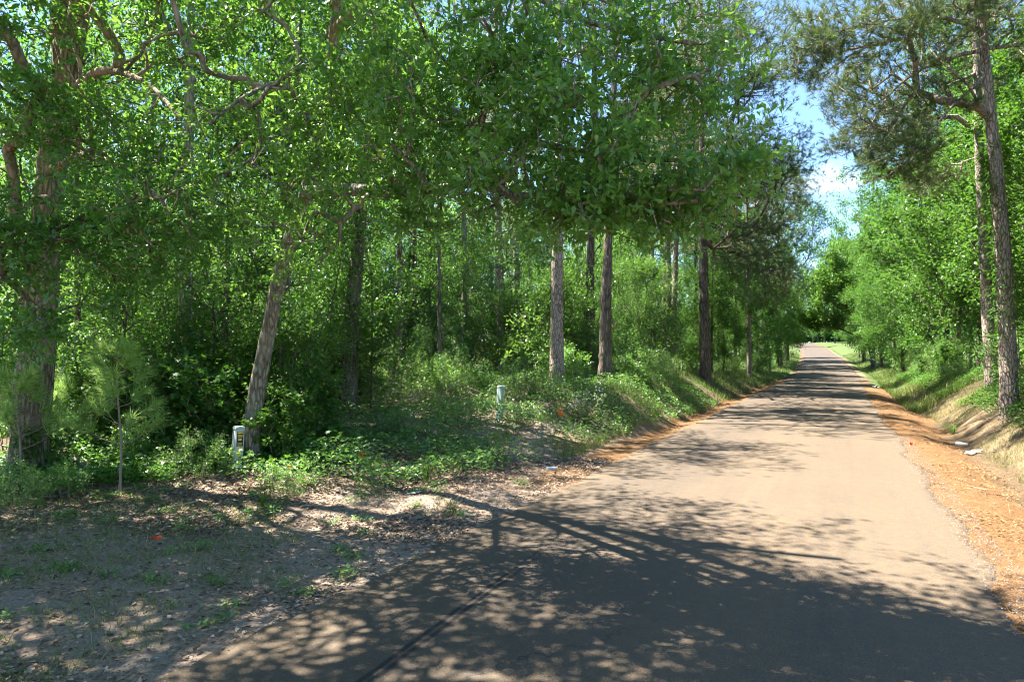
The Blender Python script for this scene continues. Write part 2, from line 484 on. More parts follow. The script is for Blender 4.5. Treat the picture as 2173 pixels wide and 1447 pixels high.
def road_mat():
    m, nt = new_mat('road')
    tcn = nd(nt, 'ShaderNodeTexCoord'); V = tcn.outputs['Object']
    s = nd(nt, 'ShaderNodeSeparateXYZ', {0: V}); X, Y = s.outputs[0], s.outputs[1]
    mp = nd(nt, 'ShaderNodeMapping', {'Vector': V, 'Scale': (1.6, .10, 1)})
    streak = noise(nt, mp.outputs[0], 1.0, 6, .6)
    mp2 = nd(nt, 'ShaderNodeMapping', {'Vector': V, 'Scale': (9, .35, 1)})
    fine = noise(nt, mp2.outputs[0], 1.0, 5, .6)
    n1 = noise(nt, V, .7, 6, .6); agg = noise(nt, V, 70, 4, .75)
    vo = nd(nt, 'ShaderNodeTexVoronoi', {'Vector': V, 'Scale': 85})
    grey = mixc(nt, ramp(nt, agg, [(.3, 0.0), (.7, 1.0)]), (.042, .031, .021), (.118, .088, .061))
    grey = mixc(nt, mth(nt, 'GREATER_THAN', vo.outputs['Color'], .93), grey, (.20, .18, .16))
    tan = mixc(nt, ramp(nt, agg, [(.36, 0.0), (.64, 1.0)]), (.080, .056, .034), (.155, .111, .068))
    # dust lies on the right lane and edges, thinner with distance
    a = nd(nt, 'ShaderNodeAttribute', attribute_name='dust').outputs['Fac']
    dust = mth(nt, 'ADD', a, mth(nt, 'ADD', mth(nt, 'MULTIPLY_ADD', streak, .9, -.45), mth(nt, 'MULTIPLY_ADD', n1, .6, -.3)))
    c = mixc(nt, ramp(nt, dust, [(.15, 0.0), (.8, .92)]), grey, tan)
    c = mixc(nt, mth(nt, 'MULTIPLY', ramp(nt, fine, [(.45, 0.0), (.7, 1.0)]), .22), c, (.06, .055, .05))
    mot = noise(nt, V, 9, 5, .7)
    c = mixc(nt, mth(nt, 'MULTIPLY', ramp(nt, mot, [(.42, 0.0), (.62, 1.0)]), .30), c, (.055, .050, .045))
    # black tyre mark: two parallel bands
    k = -.035
    lx = mth(nt, 'SUBTRACT', X, mth(nt, 'MULTIPLY_ADD', Y, k, TM_X))
    wob = mth(nt, 'MULTIPLY_ADD', noise(nt, V, 1.5, 2), .05, -.025)
    al = mth(nt, 'ABSOLUTE', mth(nt, 'SUBTRACT', mth(nt, 'ABSOLUTE', mth(nt, 'ADD', lx, wob)), .036))
    band = ramp(nt, al, [(.014, 1.0), (.034, 0.0)])
    yf = mth(nt, 'MULTIPLY', ramp(nt, mth(nt, 'DIVIDE', Y, 20), [(.10, 1.0), (.30, 1.0), (.40, 0.0)]), ramp(nt, agg, [(.3, .7), (.6, .97)]))
    c = mixc(nt, mth(nt, 'MULTIPLY', band, yf), c, (.022, .020, .019))
    # a hairline crack
    cx = mth(nt, 'SUBTRACT', X, mth(nt, 'ADD', mth(nt, 'MULTIPLY_ADD', Y, .62, CR_X), mth(nt, 'MULTIPLY_ADD', noise(nt, V, 2.2, 5, .7), .9, -.45)))
    cr = mth(nt, 'MULTIPLY', ramp(nt, mth(nt, 'ABSOLUTE', cx), [(.006, 1.0), (.02, 0.0)]), ramp(nt, mth(nt, 'DIVIDE', Y, 20), [(.24, 1.0), (.31, 0.0)]))
    c = mixc(nt, mth(nt, 'MULTIPLY', cr, .8), c, (.03, .028, .026))
    # tar drops
    sp = nd(nt, 'ShaderNodeTexVoronoi', {'Vector': V, 'Scale': 2.6})
    c = mixc(nt, ramp(nt, mth(nt, 'MULTIPLY_ADD', noise(nt, V, 14, 3), .05, sp.outputs['Distance']), [(.045, .8), (.06, 0.0)]), c, (.04, .037, .035))
    bp = nd(nt, 'ShaderNodeBump', {'Height': mth(nt, 'ADD', agg, mth(nt, 'MULTIPLY', vo.outputs['Distance'], .5)), 'Strength': .45, 'Distance': .008})
    pb = nd(nt, 'ShaderNodeBsdfPrincipled', {'Base Color': c, 'Roughness': .86, 'Specular IOR Level': .25, 'Normal': bp.outputs[0]})
    nd(nt, 'ShaderNodeOutputMaterial', {'Surface': pb.outputs[0]})
    return m


def ground_at(px, py):
    """where the ray through a pixel meets the ground"""
    lo = .5; Z = np.geomspace(2, 400, 4000)
    X = (px - 1086.5) * Z / F; z = CAMZ - (py - HOR) * Z / F
    x = X * CT - Z * ST; y = X * ST + Z * CT
    g = hgt(x, y, False); k = np.argmax(z < g)
    return np.array((x[k], y[k], g[k]))


_a = ground_at(800, 1447); _b = ground_at(1165, 1182)
TM_X = float(_a[0] + .035 * _a[1]); 
_c = ground_at(1120, 1420); CR_X = float(_c[0] - .62 * _c[1])

# ------------------------------------------------------------------ ground and road
def grid_mesh(name, xs, ys, zf, mat, attrs):
    X, Y = np.meshgrid(xs, ys); Z = zf(X, Y)
    a = Acc(); nx = len(xs); i = np.arange(len(ys) - 1)[:, None] * nx; j = np.arange(nx - 1)[None]
    a.add(np.stack([X, Y, Z], -1), None, np.stack([i + j, i + j + 1, i + nx + j + 1, i + nx + j], -1).reshape(-1, 4))
    me = a.mesh(name, mat, True)
    for k, f in attrs.items():
        at_ = me.attributes.new(k, 'FLOAT', 'POINT'); at_.data.foreach_set('value', np.ascontiguousarray(f(X, Y), np.float32).ravel())
    return me


def fields(x, y):
    c = road_c(y); dl = c - HW - x; dr = x - c - HW
    n = vn(x * .5, y * .5, 2)
    f = {}
    f['litter'] = sm(dl, -.4, -.15) * (1 - sm(dl, 7, 10)) * (1 - sm(y, 16, 22))
    strawR = sm(dr, -.4, -.15) * (1 - sm(dr + n * .8, 1.2, 2.5) * .9) * (1 - sm(y, 48, 60)) 
    strawL = sm(dl, -.4, -.15) * (1 - sm(dl + n * .5 - .25, .55, 1.3)) * sm(y, 9, 13) * (1 - sm(y, 60, 75))
    f['straw'] = np.maximum(strawR, strawL * .95)
    f['earth'] = np.maximum(sm(dr, 1.5, 2.2) * (1 - sm(dr, 2.6, 3.6)) * .70, sm(dl, .5, .9) * (1 - sm(dl, 2.0, 2.9)) * sm(y, 12.5, 17) * (1 - sm(y, 34, 48)) * .8)
    f['earth'] = np.maximum(f['earth'], sm(dr, 0, .1) * (1 - sm(dr, .6, 1.5)) * sm(y, 60, 75) * .6)
    far = sm(y, 44, 58)
    f['green'] = np.maximum(far * sm(np.maximum(dl, dr), .3, .9), sm(dl, 6.2, 7.2) * (1 - sm(y, 4, 8)) * .0 + sm(dl, 1.0, 2.0) * sm(y, 24, 30) * (1 - sm(dl, 2.4, 4)) * .55)
    f['green'] = np.maximum(f['green'], sm(dl, 3.4, 5.0) * (1 - sm(y - (x + 12) * .3, 4.5, 6.5)) * .20)
    return f


gm = ground_mat()
xs = np.concatenate([-np.geomspace(14, 620, 60)[::-1], np.arange(-13.8, 8.01, .18), np.geomspace(8.2, 620, 60)])
ys = np.concatenate([-np.geomspace(3, 200, 20)[::-1], np.arange(-2.8, 30, .18), np.arange(30, 80, .5), np.geomspace(80.5, 900, 70)])
ground = link('ground', grid_mesh('ground', xs, ys, hgt, gm, {k: (lambda X, Y, k=k: fields(X, Y)[k]) for k in ('litter', 'straw', 'earth', 'green')}))
ground['kind'] = 'structure'


def road_mesh():
    ys = np.concatenate([np.arange(-30, 40, .06), np.arange(40, 120, .6), np.arange(120, 420, 3.)])
    us = np.concatenate([[-1.0, -.988], np.linspace(-.95, .95, 25), [.988, 1.0]])
    U, Y = np.meshgrid(us, ys)
    wl = HW + (vn(Y * .7, Y * 0 + 3, 0) - .5) * .16 + (vn(Y * 4, Y * 0 + 9, 1) - .5) * .07 + (vn(Y * 13, Y * 0 + 19, 2) - .5) * .05
    wr = HW + (vn(Y * .9, Y * 0 + 23, 0) - .5) * .26 + (vn(Y * 4, Y * 0 + 29, 1) - .5) * .07 + (vn(Y * 13, Y * 0 + 39, 2) - .5) * .05
    X = road_c(Y) + np.where(U < 0, U * wl, U * wr)
    Z = road_z(Y) + .012 + .05 * (1 - U ** 2) * .6 - .06 * (np.abs(U) > .999)
    a = Acc(); nx = len(us); i = np.arange(len(ys) - 1)[:, None] * nx; j = np.arange(nx - 1)[None]
    a.add(np.stack([X, Y, Z], -1), None, np.stack([i + j, i + j + 1, i + nx + j + 1, i + nx + j], -1).reshape(-1, 4))
    me = a.mesh('road', road_mat(), True)
    d = .52 + .30 * sm(U, -.35, .35) + .35 * sm(np.abs(U), .8, 1.0)
    d = d - .20 * np.exp(-((np.abs(U) - .5) / .15) ** 2) + .06 * np.exp(-(U / .14) ** 2)
    d = d * np.interp(Y, [0, 18, 40, 80], [1, 1, .62, .3])
    at_ = me.attributes.new('dust', 'FLOAT', 'POINT'); at_.data.foreach_set('value', d.astype(np.float32).ravel())
    return me


road = link('road', road_mesh()); road['kind'] = 'structure'


def gz(x, y): return float(hgt(x, y))


# ------------------------------------------------------------------ tree builders
def hero_tree(name, label, cat, ctrl, r0, r1, bark, tips, leaf_fn, limbs=(), group=None, r_tip=.006, p=.5, grow_from=.35, flare=.45, sides=20,
              bf=.35, up=.7, step=.4, lift=.25, wig=.1, seed=1, r_mid=None, mat_leaf=None, forks=()):
    """trunk through world points; each first-order branch with what grows from it is a limb of its own"""
    rng = np.random.default_rng(seed)
    base = np.asarray(ctrl[0], float)
    P = smooth_path(ctrl, max(12, int(np.linalg.norm(np.diff(ctrl, axis=0), axis=1).sum() / .16)))
    t = np.linspace(0, 1, len(P)); r = r0 + (r1 - r0) * t ** .9
    root = thing(name, label, cat, base, 0, group)
    a = Acc(); tube(a, P - base, r, sides, .16, True, seed, flare)
    tr = Tree(rng); tr.stem(P[::3]); n0 = int(len(P[::3]) * grow_from)
    limb_accs = {}
    fixed = []
    for (cp, ra, rb) in list(limbs):
        Q = smooth_path(cp, max(8, int(np.linalg.norm(np.diff(cp, axis=0), axis=1).sum() / .18)))
        k = int(np.argmin(np.linalg.norm(tr.pos[:len(P[::3])] - Q[0], axis=1)))
        ids = tr.stem(Q[1:], k); fixed.append((ids, Q, ra, rb))
    nmain = tr.n
    tr.grow(tips, n0, bf, up, step, wig, lift, first=n0)
    R = tr.radii(r_tip, p)
    own = tr.root_of(nmain)
    fix_of = {}
    for q, (ids, Q, ra, rb) in enumerate(fixed):
        la = limb_accs.setdefault(('f', q), Acc())
        tube(la, Q - base, rb + (ra - rb) * (1 - np.linspace(0, 1, len(Q))) ** 1.7, 12, .14, True, seed + q)
        for i in ids: fix_of[i] = q
    tr.pos[:tr.n] -= base
    key_of = {}
    def acc_of(c):
        k = own[c[1]]
        s0 = tr.ch[k][0]
        key = ('f', fix_of[s0]) if s0 in fix_of else ('c', k)
        return limb_accs.setdefault(key, Acc())
    tr.draw(R, acc_of, r0 * .5)
    # small twigs that leave the trunk stay with the trunk; big ones are limbs
    for k, la in list(limb_accs.items()):
        if k[0] == 'c' and R[tr.ch[k[1]][1]] < .017:
            for v, tt in zip(la.v, la.t): pass
            off = a.n
            for v in la.v: a.v.append(v)
            for tt in la.t: a.t.append(tt)
            for f in la.f3: a.f3.append(f + off)
            for f in la.f4: a.f4.append(f + off)
            a.n += la.n
            del limb_accs[k]
    link('trunk', a.mesh('trunk', bark, True), root)
    for la in limb_accs.values(): link('limb', la.mesh('limb', bark, True), root)
    TP, TD = tr.tips()
    ca = Acc(); leaf_fn(ca, TP, TD, rng)
    o = link('crown', ca.mesh('crown', mat_leaf), root)
    return root


def proto_tree(name, cat, H, r0, r1, bark, tips_fn, leaf_fn, mat_leaf, seed, lean=.3, r_tip=.006, p=.48, bf=.35, up=.7, lift=.25, step=.5, from_=.2, sides=10, extra=None):
    rng = np.random.default_rng(seed)
    n = max(5, int(H / 1.2)); z = np.linspace(0, H, n)
    w = np.cumsum(rng.normal(0, 1, (n, 2)), 0) * lean * .12; w -= w[0]
    P = smooth_path(np.column_stack([w[:, 0] + lean * .5 * (z / H) ** 2, w[:, 1], z]), int(H / .28) + 6)
    t = np.linspace(0, 1, len(P))
    root = thing(name, 'x', cat)
    a = Acc(); tube(a, P - np.array((0, 0, .15)), r0 + (r1 - r0) * t ** .85, sides, .14, True, seed, .4)
    tr = Tree(rng); tr.stem(P[::2]); n0 = int(len(P[::2]) * from_)
    tips = tips_fn(rng)
    ax = np.stack([np.interp(tips[:, 2], P[:, 2], P[:, 0]), np.interp(tips[:, 2], P[:, 2], P[:, 1])], 1)
    tips[:, :2] += ax
    tr.grow(tips, n0, bf, up, step, .1, lift, first=n0)
    R = tr.radii(r_tip, p); tr.draw(R, lambda c: a, r0 * .45)
    link('trunk', a.mesh('trunk', bark, True), root)
    TP, TD = tr.tips(); ca = Acc(); leaf_fn(ca, TP, TD, rng)
    if extra: extra(ca, rng)
    link('crown', ca.mesh('crown', mat_leaf), root)
    return root


def pine_tips(H, hb, Rm, nl, per, rng, flat=.25):
    out = []
    for k in range(nl):
        u = (k + rng.random()) / nl
        h = hb + (H - hb) * u
        L = Rm * (1 - u) ** .6 * (.45 + .75 * rng.random()) + .4
        az = rng.random() * 6.283
        d = np.array((math.cos(az), math.sin(az), 0))
        m = max(4, int(per * (L / Rm)))
        s = .35 + .65 * rng.random(m) ** .7
        q = d * (L * s)[:, None] + np.array((0, 0, 1)) * (h + .28 * L * s - .1 * L)[:, None]
        side = np.array((-d[1], d[0], 0))
        q = q + side * (rng.normal(0, .26, m) * L * s)[:, None] + np.array((0, 0, 1)) * rng.normal(0, flat, m)[:, None]
        out.append(q)
    return np.concatenate(out)


def lf_pine(per=3, nn=18, size=.21, wide=1.0):
    def f(ca, P, D, rng):
        k = len(P) * per
        p = np.repeat(P, per, 0); d = nrm(np.repeat(D, per, 0) + rvec(rng, k) * .7 + np.array((0, 0, .25)))
        p = p + d * (rng.random(k) * .22)[:, None] + rng.normal(0, .08, (k, 3))
        tufts(ca, p, d, rng, nn, size, .7, wide)
    return f


def lf_rosette(per=4, nn=7, size=.09, rad=.16, tm=OAK, flat=.55, droop=.1):
    def f(ca, P, D, rng):
        k = len(P) * per
        p = np.repeat(P, per, 0); d = nrm(np.repeat(D, per, 0) + rvec(rng, k) * .9 + np.array((0, 0, .15)))
        p = p + d * (rng.random(k) * rad)[:, None] + rng.normal(0, rad * .5, (k, 3))
        leaves(ca, tm, p, d, rng, nn, size, 1.05, .05, flat, .008, droop)
    return f


def lf_oak(size, hi):
    lo_ = lf_rosette(4, 7, size, .19); up_ = lf_spray(31, .125, .4, .19, DIAM, 1.1, .6, .1)
    def f(ca, P, D, rng):
        m = P[:, 2] > hi
        lo_(ca, P[~m], D[~m], rng); up_(ca, P[m], D[m], rng)
    return f


def lf_spray(per=16, size=.1, back=.5, jit=.14, tm=DIAM, spread=1.0, flat=.7, droop=.15):
    def f(ca, P, D, rng): leaves(ca, tm, P, D, rng, per, size, spread, back, flat, jit, droop)
    return f


# ------------------------------------------------------------------ the oaks at the left edge of the wood
rg = np.random.default_rng(21)


def vol(px, py, Z, rx, ry, rz, n, per, cr, lo=.2):
    """clumps of twig tips inside an ellipsoid whose middle lies on a photo ray at depth Z (sizes in metres)"""
    c = at(px, py, Z)
    q = shell(rg, n, (0, 0, 0), (rx, rz, ry), lo)
    w = np.stack([q[:, 0] * CT - q[:, 1] * ST, q[:, 0] * ST + q[:, 1] * CT, q[:, 2]], 1) + c
    return np.repeat(w, per, 0) + rg.normal(0, cr, (n * per, 3)) * np.array((1, 1, .7))


g = ground_at(528, 990); Zb = -g[0] * ST + g[1] * CT
oakB = [g - np.array((0, 0, .15)), at(540, 870, Zb), at(562, 740, Zb - .1), at(590, 600, Zb - .3), at(622, 480, Zb - .7), at(655, 380, Zb - 1.2), at(690, 200, Zb - 1.9), at(715, 0, Zb - 2.6), at(760, -330, Zb - 3.2), at(800, -650, Zb - 3.4)]
limbB = [([at(648, 405, Zb - 1.1), at(720, 400, Zb - 1.8), at(800, 405, Zb - 2.6), at(885, 412, Zb - 3.6), at(990, 388, 8.0), at(1110, 415, 7.0), at(1250, 395, 6.5), at(1380, 430, 6.2), at(1480, 425, 6.1)], .13, .02),
         ([at(690, 200, Zb - 1.9), at(800, 190, 9.3), at(950, 230, 8.2), at(1100, 290, 7.2), at(1300, 330, 6.6), at(1500, 340, 6.2), at(1590, 335, 6.0)], .10, .015),
         ([at(705, 60, Zb - 2.3), at(850, -60, 8.4), at(1050, -50, 7.2), at(1250, 40, 6.4), at(1480, 90, 6.0)], .10, .02),
         ([at(730, -120, Zb - 2.8), at(900, -420, 7.6), at(1150, -600, 6.3), at(1500, -700, 5.2)], .12, .03),
         ([at(676, 260, Zb - 1.7), at(600, 180, 8.9), at(520, 200, 8.0), at(440, 260, 7.4)], .07, .015)]
tipsB = np.concatenate([
    vol(560, 260, 8.2, 1.2, 1.1, .9, 14, 7, .16), vol(700, 120, 7.4, 1.3, 1.0, 1.0, 16, 7, .17),
    vol(820, 300, 7.6, 1.3, .7, .9, 16, 7, .16), vol(980, 260, 6.9, 1.2, .75, .9, 18, 7, .16),
    vol(1000, 80, 6.4, 1.4, .7, .9, 16, 7, .17), vol(1180, 330, 6.5, 1.2, .6, .8, 18, 7, .15),
    vol(1230, 110, 6.2, 1.2, .7, .8, 16, 7, .16), vol(1380, 370, 6.2, .9, .38, .7, 12, 7, .13),
    vol(1430, 150, 6.1, .55, .55, .6, 8, 7, .13), vol(1545, 350, 6.0, .33, .16, .4, 5, 7, .10),
    vol(1290, 440, 6.3, .8, .12, .5, 6, 6, .10), vol(620, 520, 9.5, .9, .7, .8, 8, 6, .16), vol(480, 420, 8.5, 1.0, .8, .8, 8, 7, .17),
    vol(900, 440, 8.0, .4, .3, .5, 8, 6, .12), vol(1090, 430, 7.2, .7, .2, .4, 8, 6, .12), vol(1220, 440, 6.6, .6, .16, .4, 7, 6, .1), vol(1440, 440, 6.2, .5, .15, .3, 7, 6, .1), vol(720, 330, 8.8, .9, .5, .6, 8, 6, .15),
    # crown above the picture: it shades the near road
    clumps(rg, 150, 6, (-4.6, 4.4, 9.2), (4.3, 3.9, 2.3), .40, .1), shell(rg, 160, (-8.0, 7.5, 10.5), (4, 3.5, 3), .2)])
hero_tree('oak_tree', 'leaning oak behind the nearer utility post, its leafy limbs reaching over the road', 'tree', oakB, .165, .06, M['pale_bark'], tipsB,
          lf_oak(.092, 6.8), limbB, r_tip=.0055, p=.44, grow_from=.45, bf=.22, up=.25, step=.3, lift=.1, wig=.12, seed=5, mat_leaf=M['oak_leaf'])

g = ground_at(58, 1015); Za = -g[0] * ST + g[1] * CT
oakA = [g - np.array((0, 0, .2)), at(72, 850, Za), at(82, 650, Za), at(95, 450, Za), at(112, 300, Za), at(138, 130, Za), at(175, -60, Za), at(230, -350, Za - .2), at(260, -700, Za - .6)]
limbA = [([at(135, 150, Za), at(120, 60, Za + .2), at(115, -100, Za + .3), at(90, -350, Za + .4)], .22, .10),
         ([at(105, 360, Za), at(170, 330, Za - 1.4), at(250, 360, Za - 2.8), at(340, 420, Za - 3.8)], .10, .02),
         ([at(100, 420, Za), at(60, 430, Za - 1.3), at(20, 480, Za - 2.6), at(0, 560, Za - 3.6)], .09, .02),
         ([at(125, 220, Za), at(200, 150, Za - 1.5), at(300, 170, Za - 3.0), at(380, 250, Za - 4.0)], .11, .02)]
tipsA = np.concatenate([
    vol(90, 230, Za - 2.6, 1.2, .5, .9, 7, 8, .18), vol(230, 260, Za - 3.2, 1.3, .7, .9, 16, 8, .18),
    vol(10, 470, Za - 3.3, .8, .8, .8, 14, 8, .17), vol(300, 420, Za - 3.6, 1.1, .8, .8, 15, 8, .17),
    vol(200, 520, Za - 3.0, 1.0, .6, .7, 11, 8, .17), vol(40, 660, Za - 3.6, .6, .8, .6, 9, 8, .15),
    vol(30, 150, Za - 3.5, .8, 1.0, .7, 10, 8, .17), vol(350, 600, Za - 2.5, .9, .6, .6, 7, 8, .18), vol(300, 60, Za - 2.5, 1.4, .9, .9, 12, 8, .2),
    shell(rg, 480, (-10.5, 6.0, 11.0), (5, 5, 3.2), .25), shell(rg, 420, (-12.2, 3.4, 9.0), (3.4, 3.0, 1.8), .1), clumps(rg, 80, 7, (-7.2, 1.8, 9.2), (4.2, 3.6, 2.2), .34, .1)])
hero_tree('oak_tree', 'massive brown furrowed oak trunk forking near the top left corner', 'tree', oakA, .31, .11, M['oak_bark'], tipsA,
          lf_oak(.09, 7.4), limbA, r_tip=.0055, p=.44, grow_from=.4, bf=.22, up=.25, step=.35, lift=.1, wig=.12, seed=9, sides=28, mat_leaf=M['oak_leaf'], flare=.25)


# ------------------------------------------------------------------ pines and other trunks that can be told apart
def pine(label, bx, by, dia, path, H, hb, Rm, nl, per, bark='pine_bark', group='tall pines along the road', seed=1, limbs=(), extra=None, Zfix=None, nn=12, wide=2.2, name='pine_tree', size=.23):
    """path: photo points (px, py) up the trunk at the depth of its foot"""
    if Zfix:
        b = at(bx, by, Zfix); b[2] = gz(b[0], b[1]); Z = Zfix
    else:
        b = ground_at(bx, by); Z = -b[0] * ST + b[1] * CT
    ctrl = [b - np.array((0, 0, .2))] + [at(q[0], q[1], Z) for q in path]
    top = ctrl[-1]; dirv = nrm(np.array((ctrl[-1] - ctrl[0])) * np.array((.5, .5, 1)))
    if top[2] < b[2] + H: ctrl.append(top + dirv * (b[2] + H - top[2]) / dirv[2])
    rng = np.random.default_rng(seed)
    C = smooth_path(ctrl, 60)
    tp = pine_tips(H, hb, Rm, nl, per, rng)
    tp[:, 0] += np.interp(tp[:, 2] + b[2], C[:, 2], C[:, 0]); tp[:, 1] += np.interp(tp[:, 2] + b[2], C[:, 2], C[:, 1]); tp[:, 2] += b[2]
    if extra is not None: tp = np.concatenate([tp, extra])
    return hero_tree(name, label, 'tree', ctrl, dia / 2, dia / 9, M[bark], tp, lf_pine(4, nn, size, wide), limbs, group=group, r_tip=.007, p=.46,
                     grow_from=.45, bf=.28, up=.15, step=.85, lift=.12, wig=.2, seed=seed, sides=16, mat_leaf=M['needle'], flare=.3)


pine('straight bare pine trunk rising behind the farther green utility post', 1182, 815, .54, [(1182, 620), (1185, 440), (1188, 200)], 25, 14, 4.0, 26, 26, nn=7, wide=3.0, seed=31, Zfix=24)
pine('pine trunk on the cut bank beside the white flowered weeds', 1284, 832, .52, [(1286, 640), (1293, 470), (1304, 200)], 25, 13, 4.2, 28, 26, seed=32, Zfix=25.5, bark='dark_bark')
pine('slender pine leaning right where the left bank meets the grass', 1426, 790, .42, [(1434, 560), (1443, 300), (1452, 0)], 23, 10, 4.5, 40, 34, seed=33, extra=np.concatenate([vol(1480, 60, 32, 3.4, 3.0, 2, 80, 5, .4), vol(1420, 330, 32, 2.2, 2, 1.5, 36, 5, .35)]))
pine('thick dark pine standing nearest the left road edge, its boughs against the sky', 1497, 760, .62, [(1494, 600), (1490, 470), (1492, 200)], 24, 8.5, 6.0, 54, 44, bark='dark_bark', seed=34, Zfix=37, extra=np.concatenate([vol(1580, 120, 37, 3.8, 3.6, 2.5, 150, 5, .42), vol(1610, 330, 37, 3.0, 2.0, 2.2, 110, 5, .4), vol(1580, 520, 38, 3.0, 1.8, 2, 70, 5, .4)]))
pine('pine pair trunk seen in the middle of the left wood', 1064, 760, .48, [(1060, 600), (1056, 420), (1054, 200)], 24, 13, 4, 22, 20, nn=7, wide=3.0, seed=35, Zfix=30)
pine('thin pine trunk right of the leaning oak, deep in the wood', 880, 760, .26, [(880, 600), (878, 430), (874, 200)], 20, 12, 3, 18, 18, nn=7, wide=3.0, seed=36, Zfix=27, bark='dark_bark')
pine('slim pine trunk seen beneath the end of the thick oak limb', 986, 700, .34, [(985, 500), (982, 420), (980, 200)], 22, 12, 3.4, 18, 18, nn=7, wide=3.0, seed=37, Zfix=34)
pine('pine trunk half hidden behind the thick dark roadside pine', 1590, 735, .34, [(1588, 560), (1586, 380), (1582, 150)], 21, 8, 5.0, 42, 34, seed=38, Zfix=52, extra=np.concatenate([vol(1665, 410, 52, 3.4, 3.2, 2.5, 120, 6, .5), vol(1650, 600, 52, 2.6, 1.8, 2, 60, 6, .5)]))

# the two pines on the right bank, limbs reaching left over the road
ZR = 19.0; bR = at(2142, 832, ZR); bR[2] = gz(bR[0], bR[1])
limbR = [([at(2093, 100, ZR), at(1990, 130, ZR), at(1900, 190, ZR), at(1830, 300, ZR + .5), at(1790, 330, ZR + .6)], .07, .012),
         ([at(2092, 60, ZR), at(2000, 30, ZR - .4), at(1880, 40, ZR - .8), at(1760, 70, ZR - 1), at(1700, 120, ZR - 1)], .075, .012),
         ([at(2096, 160, ZR), at(2020, 230, ZR - .5), at(1950, 310, ZR - .8), at(1890, 370, ZR - 1)], .05, .01),
         ([at(2094, 100, ZR), at(2173, 90, ZR - .3), at(2290, 60, ZR - .6)], .06, .01)]
exR = np.concatenate([vol(1960, 190, ZR, 2.4, 1.2, 1.4, 60, 4, .22), vol(1830, 300, ZR + .4, 1.0, .6, .8, 26, 4, .18), vol(1860, 50, ZR - .8, 2.4, .9, 1.2, 70, 4, .22),
                      vol(1720, 110, ZR - 1, .7, .7, .8, 26, 4, .2), vol(1930, 330, ZR - .8, 1.1, .6, .8, 30, 4, .2), vol(2060, 30, ZR - .4, 1.6, .9, 1.2, 36, 4, .22)])
pine('tall pine nearest the right edge, ivy climbing it, boughs reaching over the road', 2142, 832, .46, [(2135, 640), (2122, 420), (2105, 200), (2092, 40), (2084, -150)], 23, 10.5, 4.6, 34, 34, seed=41,
     limbs=limbR, extra=exR, Zfix=ZR, nn=17, wide=1.6)
ZQ = 24.0
limbQ = [([at(2082, 150, ZQ), at(2000, 190, ZQ), at(1900, 270, ZQ + .5), at(1800, 290, ZQ + .8)], .07, .012),
         ([at(2086, 330, ZQ), at(2030, 350, ZQ + 1), at(1980, 390, ZQ + 1.5)], .04, .01)]
exQ = np.concatenate([vol(1880, 260, ZQ + .5, 2.2, .8, 1.2, 50, 4, .24), vol(1790, 180, ZQ + .5, 1.4, 1.0, 1.0, 36, 4, .24), vol(1980, 380, ZQ + 1, 1.0, .5, .8, 20, 4, .2)])
pine('slimmer pine with sunlit bark just left of the ivy clad right hand pine', 2104, 790, .42, [(2094, 600), (2084, 350), (2080, 120), (2070, -100)], 23, 12, 4.2, 30, 30, seed=42, limbs=limbQ, extra=exQ, Zfix=ZQ, nn=17, wide=1.6)


def wood_tips(H, hb, R, nc, per, cr):
    def f(rng): return clumps(rng, nc, per, (0, 0, (H * 1.04 + hb) / 2), (R, R, (H * 1.04 - hb) / 2), cr, .3)
    return f


# tall broadleaf models (moved to their own places below)
models = {}
for k, (H, hb, R, sd) in enumerate([(17, 4.5, 3.8, 51), (14, 3, 3.4, 52), (20, 6, 4.2, 53)]):
    models['broad', k] = proto_tree('broadleaf_tree', 'tree', H, .17, .04, M[('dark_bark', 'grey_bark', 'dark_bark')[k]], wood_tips(H, hb, R, 95, 9, .45),
                                    lf_spray(24, .17, .7, .22), M['wood_leaf'], sd)
for k, (H, hb, R, sd) in enumerate([(6.5, 1.2, 1.9, 61), (5.0, .8, 1.7, 62), (8.0, 1.5, 2.2, 63), (4.0, .5, 1.4, 64)]):
    models['under', k] = proto_tree('understory_tree', 'tree', H, .045, .012, M['dark_bark'], wood_tips(H, hb, R, 76, 6, (.30, .30, .14)),
                                    lf_spray(22, .10, .45, .12, OVAL if k == 3 else DIAM, flat=.8), M['wood_leaf'], sd, lean=.9, r_tip=.004, up=.4)
for k, (H, hb, R, sd) in enumerate([(15, .6, 4.2, 71), (18, .8, 4.6, 72)]):
    models['gum', k] = proto_tree('sweetgum_tree', 'tree', H, .18, .04, M['dark_bark'], wood_tips(H, hb, R, 130, 11, .33),
                                  lf_spray(19, .195, .6, .20), M['gum_leaf'], sd)
for k, (H, hb, R, sd) in enumerate([(24, 11, 3.8, 81), (21, 9, 3.6, 82)]):
    models['pine', k] = proto_tree('pine_tree', 'tree', H, .22, .05, M[('pine_bark', 'dark_bark')[k]], lambda rng, H=H, hb=hb, R=R: pine_tips(H, hb, R, 40, 26, rng),
                                   lf_pine(6, 13, .28, 2.6), M['needle'], sd, r_tip=.007, p=.46, up=.15, lift=.1)
